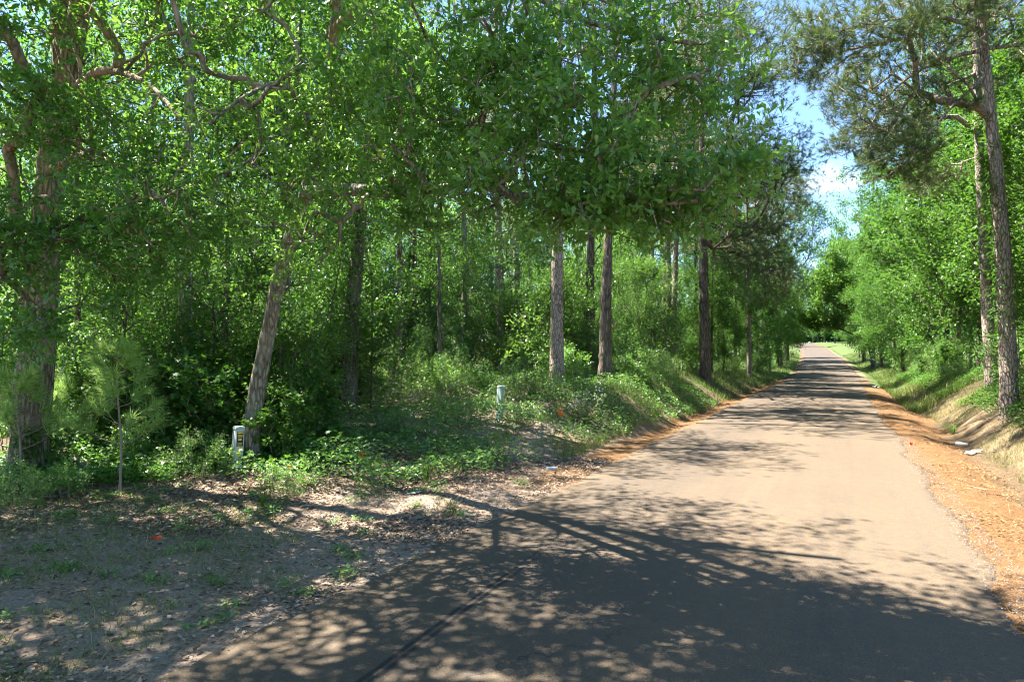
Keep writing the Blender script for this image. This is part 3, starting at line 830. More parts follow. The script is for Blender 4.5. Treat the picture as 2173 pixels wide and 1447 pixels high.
# shrubs
def shrub(name, H, R, nc, per, cr, lf, mat, sd, stems=5, r_tip=.0035):
    rng = np.random.default_rng(sd)
    root = thing(name, 'x', 'shrub')
    a = Acc(); tr = Tree(rng); firsts = []
    for q in range(stems):
        az = rng.random() * 6.28; L = H * (.4 + .35 * rng.random())
        P = smooth_path([(0 + math.cos(az) * .06, math.sin(az) * .06, -.08), (math.cos(az) * .2 * R, math.sin(az) * .2 * R, L * .5), (math.cos(az) * .45 * R, math.sin(az) * .45 * R, L)], 8)
        tr.stem(P); tube(a, P, np.linspace(.014, .005, 8) * (H / 1.4) ** .5, 5)
    tips = clumps(rng, nc, per, (0, 0, H * .55), (R, R, H * .5), cr, .35); tips[:, 2] = np.maximum(tips[:, 2], .06)
    tr.grow(tips, 0, .3, .3, .25, .15, .1)
    R_ = tr.radii(r_tip, .42); tr.draw(R_, lambda c: a, .012)
    link('stem', a.mesh('stem', M['twig'], True), root)
    TP, TD = tr.tips(); ca = Acc(); lf(ca, TP, TD, rng)
    link('foliage', ca.mesh('foliage', mat), root)
    return root


models['shrub', 0] = shrub('leafy_shrub', 1.5, .9, 40, 5, .13, lf_spray(14, .085, .22, .06, OVAL, flat=.7), M['shrub_leaf'], 91)
models['shrub', 1] = shrub('leafy_shrub', 1.1, .8, 40, 5, .11, lf_spray(18, .05, .2, .05, DIAM, flat=.65), M['shrub_leaf'], 92)
models['shrub', 2] = shrub('leafy_shrub', 2.2, 1.1, 44, 5, .15, lf_spray(11, .13, .25, .07, STAR, flat=.75, droop=.3), M['gum_leaf'], 93)
models['shrub', 3] = shrub('leafy_shrub', .7, .6, 30, 4, .09, lf_spray(12, .06, .15, .04, OVAL, flat=.75), M['cover_leaf'], 94)
models['shrub', 4] = shrub('leafy_shrub', 2.6, 1.2, 44, 6, .16, lf_spray(16, .07, .28, .07, DIAM, flat=.6), M['wood_leaf'], 95)

used = set()


def put(key, x, y, rz=None, sc=1.0, label=None, group=None, name=None, sink=.05):
    """the first use moves the model itself, later ones copy it"""
    src = models[key]
    rz = RNG.random() * 6.283 if rz is None else rz
    loc = (x, y, gz(x, y) - sink)
    if key not in used:
        used.add(key); o = src; o.location = loc; o.rotation_euler = (0, 0, rz); o.scale = (sc, sc, sc) if not isinstance(sc, tuple) else sc
        o['label'] = label; o['group'] = group
    else: o = copy_tree(src, loc, rz, sc, label, group)
    return o


def pix(x, y):
    X = x * CT + y * ST; Z = -x * ST + y * CT
    return 1086.5 + X * F / Z, Z


# ---- named trunks of other trees in the left wood
def trunk_tree(label, bx, by, dia, path, Z, H, bark, tips, seed, mat='wood_leaf', lf=None, name='broadleaf_tree', gf=.35):
    b = at(bx, by, Z); b[2] = gz(b[0], b[1])
    ctrl = [b - np.array((0, 0, .2))] + [at(q[0], q[1], Z) for q in path]
    dirv = nrm(ctrl[-1] - ctrl[-2]); 
    if ctrl[-1][2] < b[2] + H: ctrl.append(ctrl[-1] + dirv * (b[2] + H - ctrl[-1][2]) / max(dirv[2], .3))
    top = ctrl[-1]
    rng = np.random.default_rng(seed)
    tp = clumps(rng, tips[0], tips[1], (top[0], top[1], (tips[2] + H) / 2 + b[2]), (tips[3], tips[3], (H * 1.05 - tips[2]) / 2), .4, .25)
    hero_tree(name, label, 'tree', ctrl, dia / 2, dia / 7, M[bark], tp, lf or lf_spray(20, .14, .7, .2), r_tip=.006, p=.47, grow_from=gf, bf=.3, up=.4, seed=seed, mat_leaf=M[mat], sides=18)


trunk_tree('dark thick trunk with rough bark between the leaning oak and the brush', 737, 878, .56, [(742, 740), (752, 600), (766, 440), (780, 250)], 19, 17, 'dark_bark', (50, 9, 6, 4.0), 101)
trunk_tree('pale grey lichen spotted trunk right of the massive oak', 392, 960, .38, [(393, 700), (394, 400), (397, 200), (400, 0)], 15.5, 18, 'grey_bark', (54, 9, 7.5, 4.0), 102)
trunk_tree('thin grey trunk leaning right near the top left', 250, 930, .26, [(290, 560), (318, 260), (270, 60), (215, -150)][:2] + [(330, 120), (350, -40)], 18.5, 16, 'grey_bark', (40, 9, 6, 3.6), 103)
trunk_tree('dark slim trunk left of the thin pine in mid wood', 848, 800, .30, [(848, 650), (846, 430), (844, 250)], 24, 16, 'dark_bark', (40, 9, 6, 3.4), 104)
trunk_tree('slim dark trunk just behind the leaning oak', 600, 900, .2, [(606, 700), (612, 520), (620, 350)], 17, 13, 'dark_bark', (34, 8, 5, 3.0), 105)
trunk_tree('sooty slender trunk between the massive oak and the grey one', 168, 940, .17, [(165, 700), (160, 500), (158, 300)], 16, 12, 'dark_bark', (34, 8, 5, 3.0), 106)
trunk_tree('thin dark stem standing in the brush left of the green post', 930, 830, .15, [(932, 650), (930, 450), (928, 300)], 22, 12, 'dark_bark', (34, 8, 5, 2.8), 107)
trunk_tree('dark straight trunk at the far left, behind the pine saplings', 478, 900, .22, [(478, 750), (480, 600), (484, 400)], 17.5, 14, 'dark_bark', (36, 8, 5, 3.0), 108)

# ---- trees of the deep wood on the left
AUTO = []          # (object, what it is, where): told apart by what stands beside it, set at the end
ROWS = []
lab = {'broad': 'leafy hardwood deep in the left wood', 'under': 'slender understory tree with fine leaves in the left wood', 'pine': 'tall pine standing deep in the left wood'}
grp = {'broad': 'hardwoods deep in the left wood', 'under': 'understory trees in the left wood', 'pine': 'pines deep in the left wood'}
pts = []


def scatter(n, zlo, zhi, plo, phi, sep, ok, seed):
    r = np.random.default_rng(seed); out = []; tries = 0
    while len(out) < n and tries < 20000:
        tries += 1
        Z = math.sqrt(zlo ** 2 + (zhi ** 2 - zlo ** 2) * r.random()); px = plo + (phi - plo) * r.random()
        p = at(px, 750, Z)
        if not ok(p[0], p[1]): continue
        if any((p[0] - q[0]) ** 2 + (p[1] - q[1]) ** 2 < sep ** 2 for q in out): continue
        out.append(p)
    return out


TRUNKS = [(737, 19, 1.0), (1182, 26, 1.3), (1284, 22, 1.1), (1435, 32, 1.2), (1495, 37, 1.4), (1060, 30, 1.3), (565, 12.5, .9), (880, 27, .8), (848, 24, .8), (394, 15.5, .8), (985, 34, .8)]


def left_ok(m):
    def f(x, y):
        if x > road_c(y) - HW - m: return False
        px, Z = pix(x, y)          # keep the sight lines to the big trunks open, as they are there
        return not any(Z < zt - .3 and abs(px - pt) * Z / F < w * .95 for pt, zt, w in TRUNKS)
    return f

for k, p in enumerate(scatter(48, 29, 80, -150, 1640, 4.8, left_ok(5.5), 5)):
    t = ('broad', 'broad', 'pine')[k % 3]
    AUTO.append((put((t, k % (3 if t == 'broad' else 2)), p[0], p[1], None, .85 + .35 * RNG.random(), lab[t], grp[t]), {'broad': 'leafy hardwood', 'pine': 'tall deep wood pine'}[t]))
for k, p in enumerate(scatter(96, 16, 50, -60, 1600, 2.0, left_ok(4.2), 6)):
    AUTO.append((put(('under', k % 4), p[0], p[1], None, .8 + .5 * RNG.random(), lab['under'], grp['under']), 'slender understory tree'))

for k, p in enumerate(scatter(18, 13.6, 21, 250, 1330, 1.9, left_ok(3.8), 8)):
    AUTO.append((put(('under', (3, 1, 0)[k % 3]), p[0], p[1], None, .6 + .35 * RNG.random(), 'x', 'small trees at the left wood edge'), 'small leafy edge tree'))
for k, p in enumerate(scatter(44, 22, 42, 560, 1500, 1.7, left_ok(4.2), 28)):
    AUTO.append((put(('shrub', (4, 4, 0)[k % 3]), p[0], p[1], None, 1.3 + .8 * RNG.random(), 'x', 'thicket behind the trunks of the left wood'), 'tall thicket shrub'))
# ---- rows along the road further on
for k, (d, y, t, s) in enumerate([(2.9, 44, ('gum', 0), .50), (3.2, 50, ('under', 2), 1.2), (3.2, 56, ('gum', 1), .55), (4.0, 62, ('pine', 0), .85), (2.6, 66, ('gum', 0), .60), (3.8, 72, ('pine', 1), 1.0), (2.6, 78, ('gum', 1), .60),
                                   (4.0, 85, ('pine', 0), .9), (2.4, 90, ('gum', 0), .85), (2.4, 97, ('gum', 1), 1.5), (2.2, 114, ('gum', 0), 1.5), (3, 128, ('gum', 1), .9), (7.5, 48, ('pine', 0), .95), (7, 60, ('broad', 0), 1.0), (7, 72, ('broad', 2), .95), (7, 90, ('pine', 1), .95), (8, 105, ('broad', 1), 1.2), (5.2, 27.5, ('pine', 1), 1.0), (4.8, 41, ('pine', 0), .95), (4.6, 53, ('pine', 1), 1.0)]):
    kind = {'gum': 'bright green roadside hardwood in the left row toward the hill', 'pine': 'roadside pine in the left row toward the hill', 'under': 'small roadside tree in the left row toward the hill', 'broad': 'hardwood behind the left roadside row toward the hill'}[t[0]]
    ROWS.append((put(t, float(road_c(y)) - HW - d, y, None, s, kind, 'trees lining the left side of the road'), kind))
for k, (d, y, t, s) in enumerate([(6.8, 31, ('gum', 0), 1.0), (5.2, 37, ('gum', 1), .85), (7.0, 42, ('gum', 0), 1.1), (4.8, 47, ('gum', 1), .85), (6.4, 51, ('gum', 1), 1.35), (4.2, 56, ('gum', 0), 1.2), (6.0, 62, ('gum', 1), 1.2), (6.0, 44, ('pine', 0), .85), (5.5, 66, ('pine', 1), 1.0), (3.4, 70, ('gum', 0), .95),
                                   (3.4, 78, ('gum', 1), 1.0), (2.8, 87, ('gum', 0), 1.0), (2.8, 99, ('gum', 1), 1.5), (2.4, 112, ('gum', 0), 1.5), (9, 38, ('broad', 2), .9), (10, 58, ('pine', 0), .85), (7.4, 25, ('gum', 1), .85), (6.0, 18.5, ('gum', 0), .55),
                                   (10, 80, ('broad', 0), 1.0), (2.5, 126, ('gum', 1), 1.0), (4, 140, ('gum', 0), .8), (8, 33, ('pine', 1), .75), (7.6, 22, ('broad', 1), .8), (6.4, 20.5, ('gum', 1), .8), (6.6, 28, ('gum', 0), .9)]):
    kind = {'gum': 'bright sunlit hardwood on the right bank', 'pine': 'dull green pine behind the right bank hardwoods', 'broad': 'hardwood behind the right bank front row'}[t[0]]
    ROWS.append((put(t, float(road_c(y)) + HW + d, y, None, s, kind, 'trees lining the right side of the road'), kind))
# dark tree leaning over the road in the distance
bx, by = float(road_c(92)) + HW + 2.4, 92.
b = np.array((bx, by, gz(bx, by)))
ctrl = [b, b + (-.6, 0, 3.0), b + (-2.2, .2, 6.0), b + (-3.5, .4, 9.5), b + (-4, .4, 13)]
rr = np.random.default_rng(5)
hero_tree('overhanging_tree', 'dark tree arching its low boughs across the far end of the road', 'tree', np.array(ctrl), .24, .08, M['dark_bark'],
          np.concatenate([clumps(rr, 110, 8, b + (-3.5, 0, 11.0), (4.6, 4, 5.0), .5), clumps(rr, 34, 8, b + (-5.6, 0, 6.0), (3.0, 2, .9), .35)]), lf_spray(26, .27, .8, .25), r_tip=.008, seed=6, mat_leaf=M['wood_leaf'],
          limbs=[(np.array([b + (-.6, 0, 3.0), b + (-3, 0, 4.6), b + (-6.5, 0, 5.6), b + (-8.5, 0, 5.6)]), .14, .03)])
for k, (d, y, t, s) in enumerate([(-9, 135, ('gum', 0), .7), (-14, 150, ('broad', 1), .8), (-12, 175, ('gum', 1), .7), (8, 142, ('gum', 0), .55), (9, 160, ('broad', 0), .55), (10, 185, ('gum', 1), .6), (12, 215, ('broad', 2), .6), (-16, 210, ('broad', 0), .9),
                                   (14, 250, ('gum', 0), .7), (-10, 250, ('gum', 1), .8), (4, 330, ('broad', 1), .8), (-6, 335, ('gum', 0), .8), (12, 300, ('gum', 1), .8), (-18, 320, ('broad', 2), .8), (-28, 300, ('gum', 0), 1.0), (20, 330, ('broad', 0), .8), (4.8, 290, ('gum', 0), 1.7), (6.5, 262, ('gum', 1), 1.4), (9, 240, ('gum', 0), 1.5), (-4, 216, ('gum', 1), 1.2), (4.5, 312, ('gum', 1), 1.6)]):
    x = float(road_c(y)) + (HW + d if d > 0 else -HW + d)
    kind = 'faraway tree %s of the road on the hill' % ('left' if d < 0 else 'right'); ROWS.append((put(t, x, y, None, s, kind, 'faraway trees on the hill'), kind))

# ---- trees just outside the picture whose shade falls into it
for (x, y, t, s, l) in [(-12.5, 1.0, ('broad', 0), .9, 'hardwood left of the camera, outside the view'), (-9.5, -3.0, ('broad', 2), .8, 'taller hardwood behind the camera on the left, outside the view'),
                      (-15.2, 4.6, ('broad', 1), 1.0, 'hardwood beyond the left picture edge, nearest the dirt')]:
    put(t, x, y, None, s, l, 'trees beside the camera')

# ------------------------------------------------------------------ undergrowth
def sh(label, px, py, k, s, group=None):
    p = ground_at(px, py); return put(('shrub', k), p[0], p[1], None, s, label, group)


sh('lobed leaf bush between the pine sapling and the grey trunk', 330, 975, 2, 1.1)
sh('tallest lobed leaf bush behind the nearer utility post', 455, 955, 2, 1.2)
sh('lobed leaf bush right of the leaning oak', 650, 955, 2, .85)
sh('tall lobed leaf bush left of the nearer utility post', 400, 985, 2, .95)
sh('big lobed leaf bush hugging the foot of the leaning oak', 590, 985, 2, .70)
sh('small leaved bush left of the nearer utility post', 425, 1015, 1, .75)
sh('low bush on the dirt edge right of the nearer utility post', 605, 1055, 1, .45)
sh('rounded bush between the pine sapling and the lobed leaf bush', 320, 1000, 0, .7)
sh('leafy sapling clump left behind the fallen log', 150, 985, 4, .6)
sh('lobed leaf bush in front of the massive oak', 100, 1015, 2, .5)
sh('low creeper bush under the fallen log', 140, 1050, 0, .42)
sh('pale green low bush at the left picture edge', 40, 1075, 1, .6)
sh('green bush behind the second pine sapling at the left edge', 15, 960, 0, .8)
sh('bush behind the orange flag on the left bank', 690, 935, 1, .8)
sh('low vine bush on the bank right of the orange flag', 830, 930, 3, 1.1)
sh('low vine bush left of the farther green post', 980, 905, 3, 1.2)
sh('low bush at the foot of the farther green post', 1105, 905, 3, 1.0)
sh('bright weedy bush at the foot of the straight bare pine', 1150, 845, 1, .9)
sh('bush on the cut bank behind the white flowered weeds', 1225, 835, 4, .5)
sh('bush right of the cut bank pine', 1345, 815, 0, .95)
sh('bush in front of the slender leaning pine', 1400, 800, 1, 1.1)
sh('bush left of the thick dark roadside pine', 1465, 785, 0, 1.0)
sh('bush right of the thick dark roadside pine', 1540, 790, 1, 1.2)
for k, (px_, py_, kk, ss) in enumerate([(790, 872, 0, .9), (850, 860, 4, .8), (910, 862, 0, .9), (965, 858, 4, .75), (1015, 850, 0, .95), (690, 885, 4, .8), (1100, 850, 4, .6)]):
    sh('wood edge bush at the back of the vine covered bank, %s from the left' % ('first', 'second', 'third', 'fourth', 'fifth', 'sixth', 'seventh')[(1, 2, 3, 4, 5, 0, 6)[k]], px_, py_, kk, ss, 'bushes at the back of the left bank')
p_sh = scatter(80, 13.5, 40, -40, 1480, 1.35, left_ok(3.6), 16)
for k, p in enumerate(p_sh):
    AUTO.append((put(('shrub', (0, 4, 1, 4, 2)[k % 5]), p[0], p[1], None, .7 + .6 * RNG.random(), 'x', 'shrubs on the left wood floor'), 'undergrowth shrub'))
r3 = np.random.default_rng(17)
for k in range(16):
    y = 42 + k * 4.2; ROWS.append((put(('shrub', (0, 1, 4)[k % 3]), float(road_c(y)) - HW - 2.6 - 1.2 * r3.random(), y, None, .6 + .6 * r3.random(), 'x', 'shrubs under the left roadside row'), 'roadside shrub under the left row of trees'))
for k in range(34):
    y = 13 + k * 2.3; ROWS.append((put(('shrub', (0, 4, 1, 2, 4)[k % 5]), float(road_c(y)) + HW + 3.7 + 1.6 * r3.random(), y, None, .75 + .7 * r3.random(), 'x', 'shrubs along the right bank'), 'leafy shrub crowding the top of the right bank'))


# pine saplings at the left edge
def sapling(label, px, py, H, seed, lean=0.0):
    b = ground_at(px, py); rng = np.random.default_rng(seed)
    root = thing('pine_sapling', label, 'sapling', b, 0, 'young pines at the left edge')
    P = smooth_path([(0, 0, -.05), (lean * .2, .02, H * .35), (lean * .6, -.02, H * .7), (lean, 0, H)], 22)
    a = Acc(); tube(a, P, np.linspace(.022, .007, 22), 8, .1, True, seed)
    tp = []; td = []
    for k in range(18):
        u = .30 + .66 * (k // 3 + .15 * rng.random()) / 6 * 1.1; c = np.array([np.interp(u, np.linspace(0, 1, 22), P[:, q]) for q in range(3)])
        az = k * 2.2 + rng.random() * .8; L = (.75 * (1.12 - u) + .10) * (.75 + .4 * rng.random())
        d = nrm(np.array((math.cos(az), math.sin(az), .5)))
        Q = np.array([c, c + d * L * .5 - (0, 0, .03), c + d * L + (0, 0, .08)])
        tube(a, smooth_path(Q, 5), np.linspace(.008, .004, 5), 4)
        for s in (.72, 1.0): tp.append(c + d * L * s + (0, 0, .08 * s)); td.append(d + np.array((0, 0, .35)))
    tp.append(P[-1]); td.append(np.array((0, 0, 1.)))
    link('stem', a.mesh('stem', M['twig'], True), root)
    ca = Acc(); tp = np.array(tp); td = nrm(np.array(td))
    k = np.repeat(np.arange(len(tp)), 80); n = len(k)
    dx = nrm(td[k] * .8 + rvec(rng, n) * .75 - np.array((0, 0, .1)))
    ca.inst((NEEDLE[0] * np.array((1, .9, 1)), NEEDLE[1], NEEDLE[2]), tp[k] - td[k] * (rng.random(n) * .10)[:, None], dx, rvec(rng, n), .22 + .10 * rng.random(n), rng.random(n))
    link('needles', ca.mesh('needles', M['young_needle']), root)
    return root


sapling('young pine sapling with long needles standing above the dirt', 258, 1040, 2.25, 3, -.1)
sapling('young pine sapling cut by the left picture edge', 45, 1030, 1.75, 4, -.1)
sapling('low young pine in front of the massive oak', 120, 985, 1.5, 6, .1)

# ------------------------------------------------------------------ ground cover, grass, litter
def cover(n, region, tm, size, label, name, mat, seed, lift=(.02, .3), flat=.6, cat='ground cover'):
    r = np.random.default_rng(seed); P = region(r, n)
    z = hgt(P[:, 0], P[:, 1]); k = len(P)
    mound = vn(P[:, 0] * 1.1, P[:, 1] * 1.1, 3) ** 1.5
    z = z + lift[0] + lift[1] * r.random(k) ** .6 * (.25 + 1.3 * mound)
    a = Acc(); nz = nrm(np.array((0, 0, 1.)) * flat + rvec(r, k) * (1 - flat) * 1.3)
    dx = rvec(r, k) * np.array((1, 1, .4))
    a.inst(tm, np.column_stack([P, z]), dx, nz, size * (.6 + .7 * r.random(k)), r.random(k))
    return tag(link(name, a.mesh(name, mat)), label, cat, None, 'stuff')


def band(side, d0, d1, y0, y1, thr=.0, sc=.8, pw=1.0, k=0):
    def f(r, n):
        y = y0 + (y1 - y0) * r.random(n * 3) ** pw; d = d0 + (d1 - d0) * r.random(n * 3)
        x = road_c(y) - HW - d if side < 0 else road_c(y) + HW + d
        keep = vn(x * sc, y * sc, k) + (r.random(n * 3) - .5) * .25 > thr
        return np.column_stack([x, y])[keep][:n]
    return f


POST = ground_at(503, 1000)


def bank_left(r, n):
    y = 7.2 + 26 * r.random(n * 4) ** 1.4; x = road_c(y) - HW - 10 * r.random(n * 4)
    d = road_c(y) - HW - x
    lim = np.interp(y, [7, 7.6, 8.3, 9, 9.8, 12, 16, 20, 34], [8, 6.0, 3.6, 2.5, 1.9, 1.35, 1.0, .9, .9]) + (vn(y * .8, x * .8, 2) - .5) * 1.2
    post = np.hypot(x - POST[0] - .25, (y - POST[1] + .45) * .8) > .75
    keep = post & (d > lim) & (vn(x * .9, y * .9, 1) + r.random(n * 4) * .4 > .42)
    return np.column_stack([x, y])[keep][:n]


cover(70000, bank_left, DIAM, .075, 'low green vines and creepers covering the left bank', 'ground_cover', M['cover_leaf'], 1, (.01, .48), .6)
cover(6500, bank_left, STAR, .11, 'broader lobed seedlings among the vines on the left bank', 'seedling_cover', M['gum_leaf'], 2, (.05, .55), .7)


def edge_left(r, n):
    y = 4.5 + 6.5 * r.random(n * 4); x = -13.5 + 6 * r.random(n * 4)
    keep = (x < -9.4 + (y - 9) * .55 + (vn(x * .9, y * .9, 0) - .5) * 1.8) & (vn(x * 1.2, y * 1.2, 3) + r.random(n * 4) * .4 > .5)
    return np.column_stack([x, y])[keep][:n]


def sprouts(r, n):
    c = np.column_stack([-4.6 - 7 * r.random(90), 3 + 8 * r.random(90)]); c = c[c[:, 0] > -12 + (6 - c[:, 1]) * .2]
    k = r.integers(0, len(c), n); return c[k] + r.normal(0, .07, (n, 2)) * (.6 + r.random((n, 1)))


cover(5200, sprouts, OVAL, .05, 'small weed sprouts dotting the dirt at lower left', 'weed_sprouts', M['cover_leaf'], 5, (.01, .09), .7, 'weeds')
cover(14000, edge_left, DIAM, .09, 'leafy creeper along the wood edge at far left', 'edge_cover', M['shrub_leaf'], 3, (.01, .42), .65)
cover(56000, band(1, 2.5, 5.2, 8, 66, .34, .6, 1.4), DIAM, .08, 'green vines draping the top of the right bank', 'bank_cover', M['gum_leaf'], 4, (.01, .45), .55)


def grass(n, region, hmin, hmax, name, label, mat, seed, lean=.45, per=1, wide=1.0):
    r = np.random.default_rng(seed); P = region(r, n); k = len(P)
    z = hgt(P[:, 0], P[:, 1]) - .01
    d = nrm(np.array((0, 0, 1.)) + rvec(r, k) * np.array((1, 1, .3)) * lean)
    a = Acc(); a.inst((BLADE[0] * np.array((1, wide, 1)), BLADE[1], BLADE[2]), np.column_stack([P, z]), d, rvec(r, k) * np.array((1, 1, .1)), hmin + (hmax - hmin) * r.random(k), r.random(k))
    return tag(link(name, a.mesh(name, mat)), label, 'grass', None, 'stuff')


grass(30000, band(1, 1.2, 5.0, 34, 150, .22, .5, 1.6), .15, .45, 'verge_grass', 'bright green grass on the far right verge', M['grass'], 11, wide=2.2)
grass(30000, band(1, 1.7, 4.0, 9, 40, .42, .8), .06, .20, 'bank_grass', 'dry and green grass tufts on the right ditch bank', M['grass'], 12, wide=1.3)
grass(28000, band(-1, .7, 4.2, 26, 150, .28, .5, 1.6), .12, .40, 'roadside_grass', 'green grass along the far left verge', M['grass'], 13, wide=2.2)
grass(9000, band(-1, 1.0, 3.2, 14, 27, .45, .8), .10, .35, 'bank_grass', 'thin grass on the face of the left cut bank', M['grass'], 14)


def lawn_left(r, n):
    y = 2.0 + 8 * r.random(n * 6); x = road_c(y) - HW - 7.0 * r.random(n * 6); d = road_c(y) - HW - x
    keep = (vn(x * 1.3, y * 1.3, 1) * .7 + vn(x * 4, y * 4, 2) * .4 + sm(d, .6, 4.5) * .32 * (1 - sm(y, 5.5, 8)) > .70) & (d > .6)
    return np.column_stack([x, y])[keep][:n]


grass(13000, lawn_left, .04, .15, 'verge_grass', 'sparse short grass in the dirt at lower left', M['grass'], 15, .8, wide=2.0)


def tuft(label, px, py, n, h, seed, group='grass tufts on the banks'):
    b = ground_at(px, py); r = np.random.default_rng(seed)
    d = nrm(np.array((0, 0, 1.)) + rvec(r, n) * np.array((1, 1, .2)) * .55)
    a = Acc(); 
    long = T([(0, .012, 0), (0, -.012, 0), (.4, .013, .03), (.4, -.013, .03), (.75, .009, -.03), (.75, -.009, -.03), (1, 0, -.22)], [(4, 5, 6)], [(0, 1, 3, 2), (2, 3, 5, 4)])
    nz = np.cross(np.cross(d, (0, 0, 1.)), d) + rvec(r, n) * .1
    a.inst(long, rvec(r, n) * np.array((.08, .08, 0)) * r.random((n, 1)), d, nz, h * (.6 + .5 * r.random(n)), r.random(n) * .8)
    return tag(link('grass_tuft', a.mesh('grass_tuft', M['grass']), None, b), label, 'grass tuft', group)


tuft('tall grass tuft beside the white paper on the right ditch', 2020, 925, 90, .45, 1)
tuft('long bladed grass clump at the foot of the left cut bank', 1395, 885, 60, .62, 2)
tuft('pale grass tuft just right of the orange flag by the bank', 775, 1000, 40, .55, 3)
tuft('arching grass tuft right of the white litter on the left bank', 905, 1020, 30, .5, 4)
tuft('small grass tuft at the dirt edge below the bank', 965, 1090, 34, .28, 5)
tuft('grass tuft on the dirt edge right of the nearer utility post', 560, 1075, 50, .35, 6)
tuft('dark grass clump in the right ditch further on', 1895, 838, 90, .5, 7)
tuft('grass tuft left of the orange flag', 735, 960, 34, .5, 8)


# leaf litter, straw, pebbles
def litter(n, region, tm, size, name, label, mat, seed, cat='leaf litter', flat=.75, up=.012, wide=1.0):
    r = np.random.default_rng(seed); P = region(r, n); k = len(P)
    z = hgt(P[:, 0], P[:, 1]) + .004 + up * r.random(k)
    a = Acc(); a.inst((tm[0] * np.array((1, wide, 1)), tm[1], tm[2]), np.column_stack([P, z]), rvec(r, k) * np.array((1, 1, .15)), nrm(np.array((0, 0, 1.)) * flat + rvec(r, k) * (1 - flat)), size * (.5 + .8 * r.random(k)), r.random(k))
    return tag(link(name, a.mesh(name, mat)), label, cat, None, 'stuff')


def dirt_left(r, n):
    y = 2.2 + 12 * r.random(n * 4); x = road_c(y) - HW - 9.0 * r.random(n * 4) ** 1.0; d = road_c(y) - HW - x
    keep = (r.random(n * 4) < .12 + .9 * sm(vn(x * .8, y * .8, 0) + .18 * vn(x * 3, y * 3, 1) + .45 * sm(d, 1.5, 4.5) * sm(y, 5, 8.5), .45, .85)) & (d > -.05 - .25 * r.random(n * 4))
    return np.column_stack([x, y])[keep][:n]


litter(90000, dirt_left, DRY, .062, 'leaf_litter', 'brown fallen leaves scattered over the dirt at lower left', M['litter'], 21)
litter(34000, dirt_left, STRAW, .10, 'needle_litter', 'dry brown stalks and needles on the dirt at lower left', M['litter'], 22, 'straw', .9, .02, .55)
litter(52000, band(1, -.12, 2.6, 3.5, 45, .1, 1.0, 1.3), STRAW, .19, 'pine_straw', 'orange pine straw on the right road shoulder', M['straw'], 23, 'straw', .9, .03, .6)
litter(9000, band(1, -.1, 3.2, 3.5, 40, .3, .7, 1.3), DRY, .065, 'leaf_litter', 'dry leaves scattered on the right shoulder and ditch', M['straw'], 28)
litter(17000, band(-1, -.10, 1.2, 10.5, 45, .1, 1.0, 1.3), STRAW, .15, 'pine_straw', 'orange pine straw along the left road edge', M['straw'], 24, 'straw', .9, .025, .5)
PEB = T([(0, 0, .5), (.6, 0, 0), (0, .5, 0), (-.55, 0, 0), (0, -.6, 0), (0, 0, -.3)], [(0, 1, 2), (0, 2, 3), (0, 3, 4), (0, 4, 1)])
litter(2500, dirt_left, PEB, .016, 'pebbles', 'small grey pebbles in the dirt at lower left', M['pebble'], 25, 'pebbles', .9, .004)
litter(6000, band(1, -.25, .25, 3.5, 22, .1, 2.0, 1.2), PEB, .015, 'pebbles', 'loose grey gravel at the right road edge', M['pebble'], 26, 'gravel', .9, .03)
litter(1800, band(-1, -.15, .6, 2.0, 14, .1, 2.0, 1.0), PEB, .015, 'pebbles', 'loose grit along the near left road edge', M['pebble'], 27, 'gravel', .9, .02)

# ------------------------------------------------------------------ small things
M['post_green'] = plain_mat('post_green', (.22, .30, .255), .55, .12, 9)
M['post_white'] = plain_mat('post_white', (.50, .54, .49), .5, .10, 9)
M['cap'] = plain_mat('cap', (.30, .37, .31), .5, .1, 9)
M['yellow'] = plain_mat('yellow', (.75, .52, .03), .5, .08, 30)
M['black'] = plain_mat('black', (.02, .02, .02), .5, .1, 30)
M['orange'] = plain_mat('orange', (.95, .20, .02), .6, .06, 12, .3, .35)
M['red_orange'] = plain_mat('red_orange', (.90, .09, .03), .7, .08, 12, .3, .2)
M['wire'] = plain_mat('wire', (.35, .33, .30), .5)
M['white'] = plain_mat('white_litter', (.55, .57, .60), .45, .08, 12)
M['foam'] = plain_mat('foam', (.50, .47, .41), .8, .08, 30)
M['clear'] = plain_mat('clear_bottle', (.62, .68, .72), .2, .1, 20, .6, .3)
M['petal'] = plain_mat('petal', (.6, .56, .6), .7, .08, 30, .2, .3)
M['weed'] = leaf_mat('weed_leaf', (.10, .17, .06), (.20, .27, .10), (.3, .42, .1), .35)


def bevel_box(a, x0, x1, y0, y1, z0, z1, b=.01):
    """box with chamfered vertical edges and top"""
    xs = [(x0 + b, y0), (x1 - b, y0), (x1, y0 + b), (x1, y1 - b), (x1 - b, y1), (x0 + b, y1), (x0, y1 - b), (x0, y0 + b)]
    cx, cy_ = (x0 + x1) / 2, (y0 + y1) / 2
    R = [[(x, y, z0) for x, y in xs], [(x, y, z1 - b) for x, y in xs], [(cx + (x - cx) * (1 - 2 * b / (x1 - x0)), cy_ + (y - cy_) * (1 - 2 * b / (y1 - y0)), z1) for x, y in xs]]
    V = sum(R, []) + [(cx, cy_, z1)]
    F4 = [(k * 8 + i, k * 8 + (i + 1) % 8, (k + 1) * 8 + (i + 1) % 8, (k + 1) * 8 + i) for k in range(2) for i in range(8)]
    a.add(V, [(16 + i, 16 + (i + 1) % 8, 24) for i in range(8)], F4)


def part(name, mat, parent, fn, loc=None):
    a = Acc(); fn(a); return link(name, a.mesh(name, mat), parent, loc)


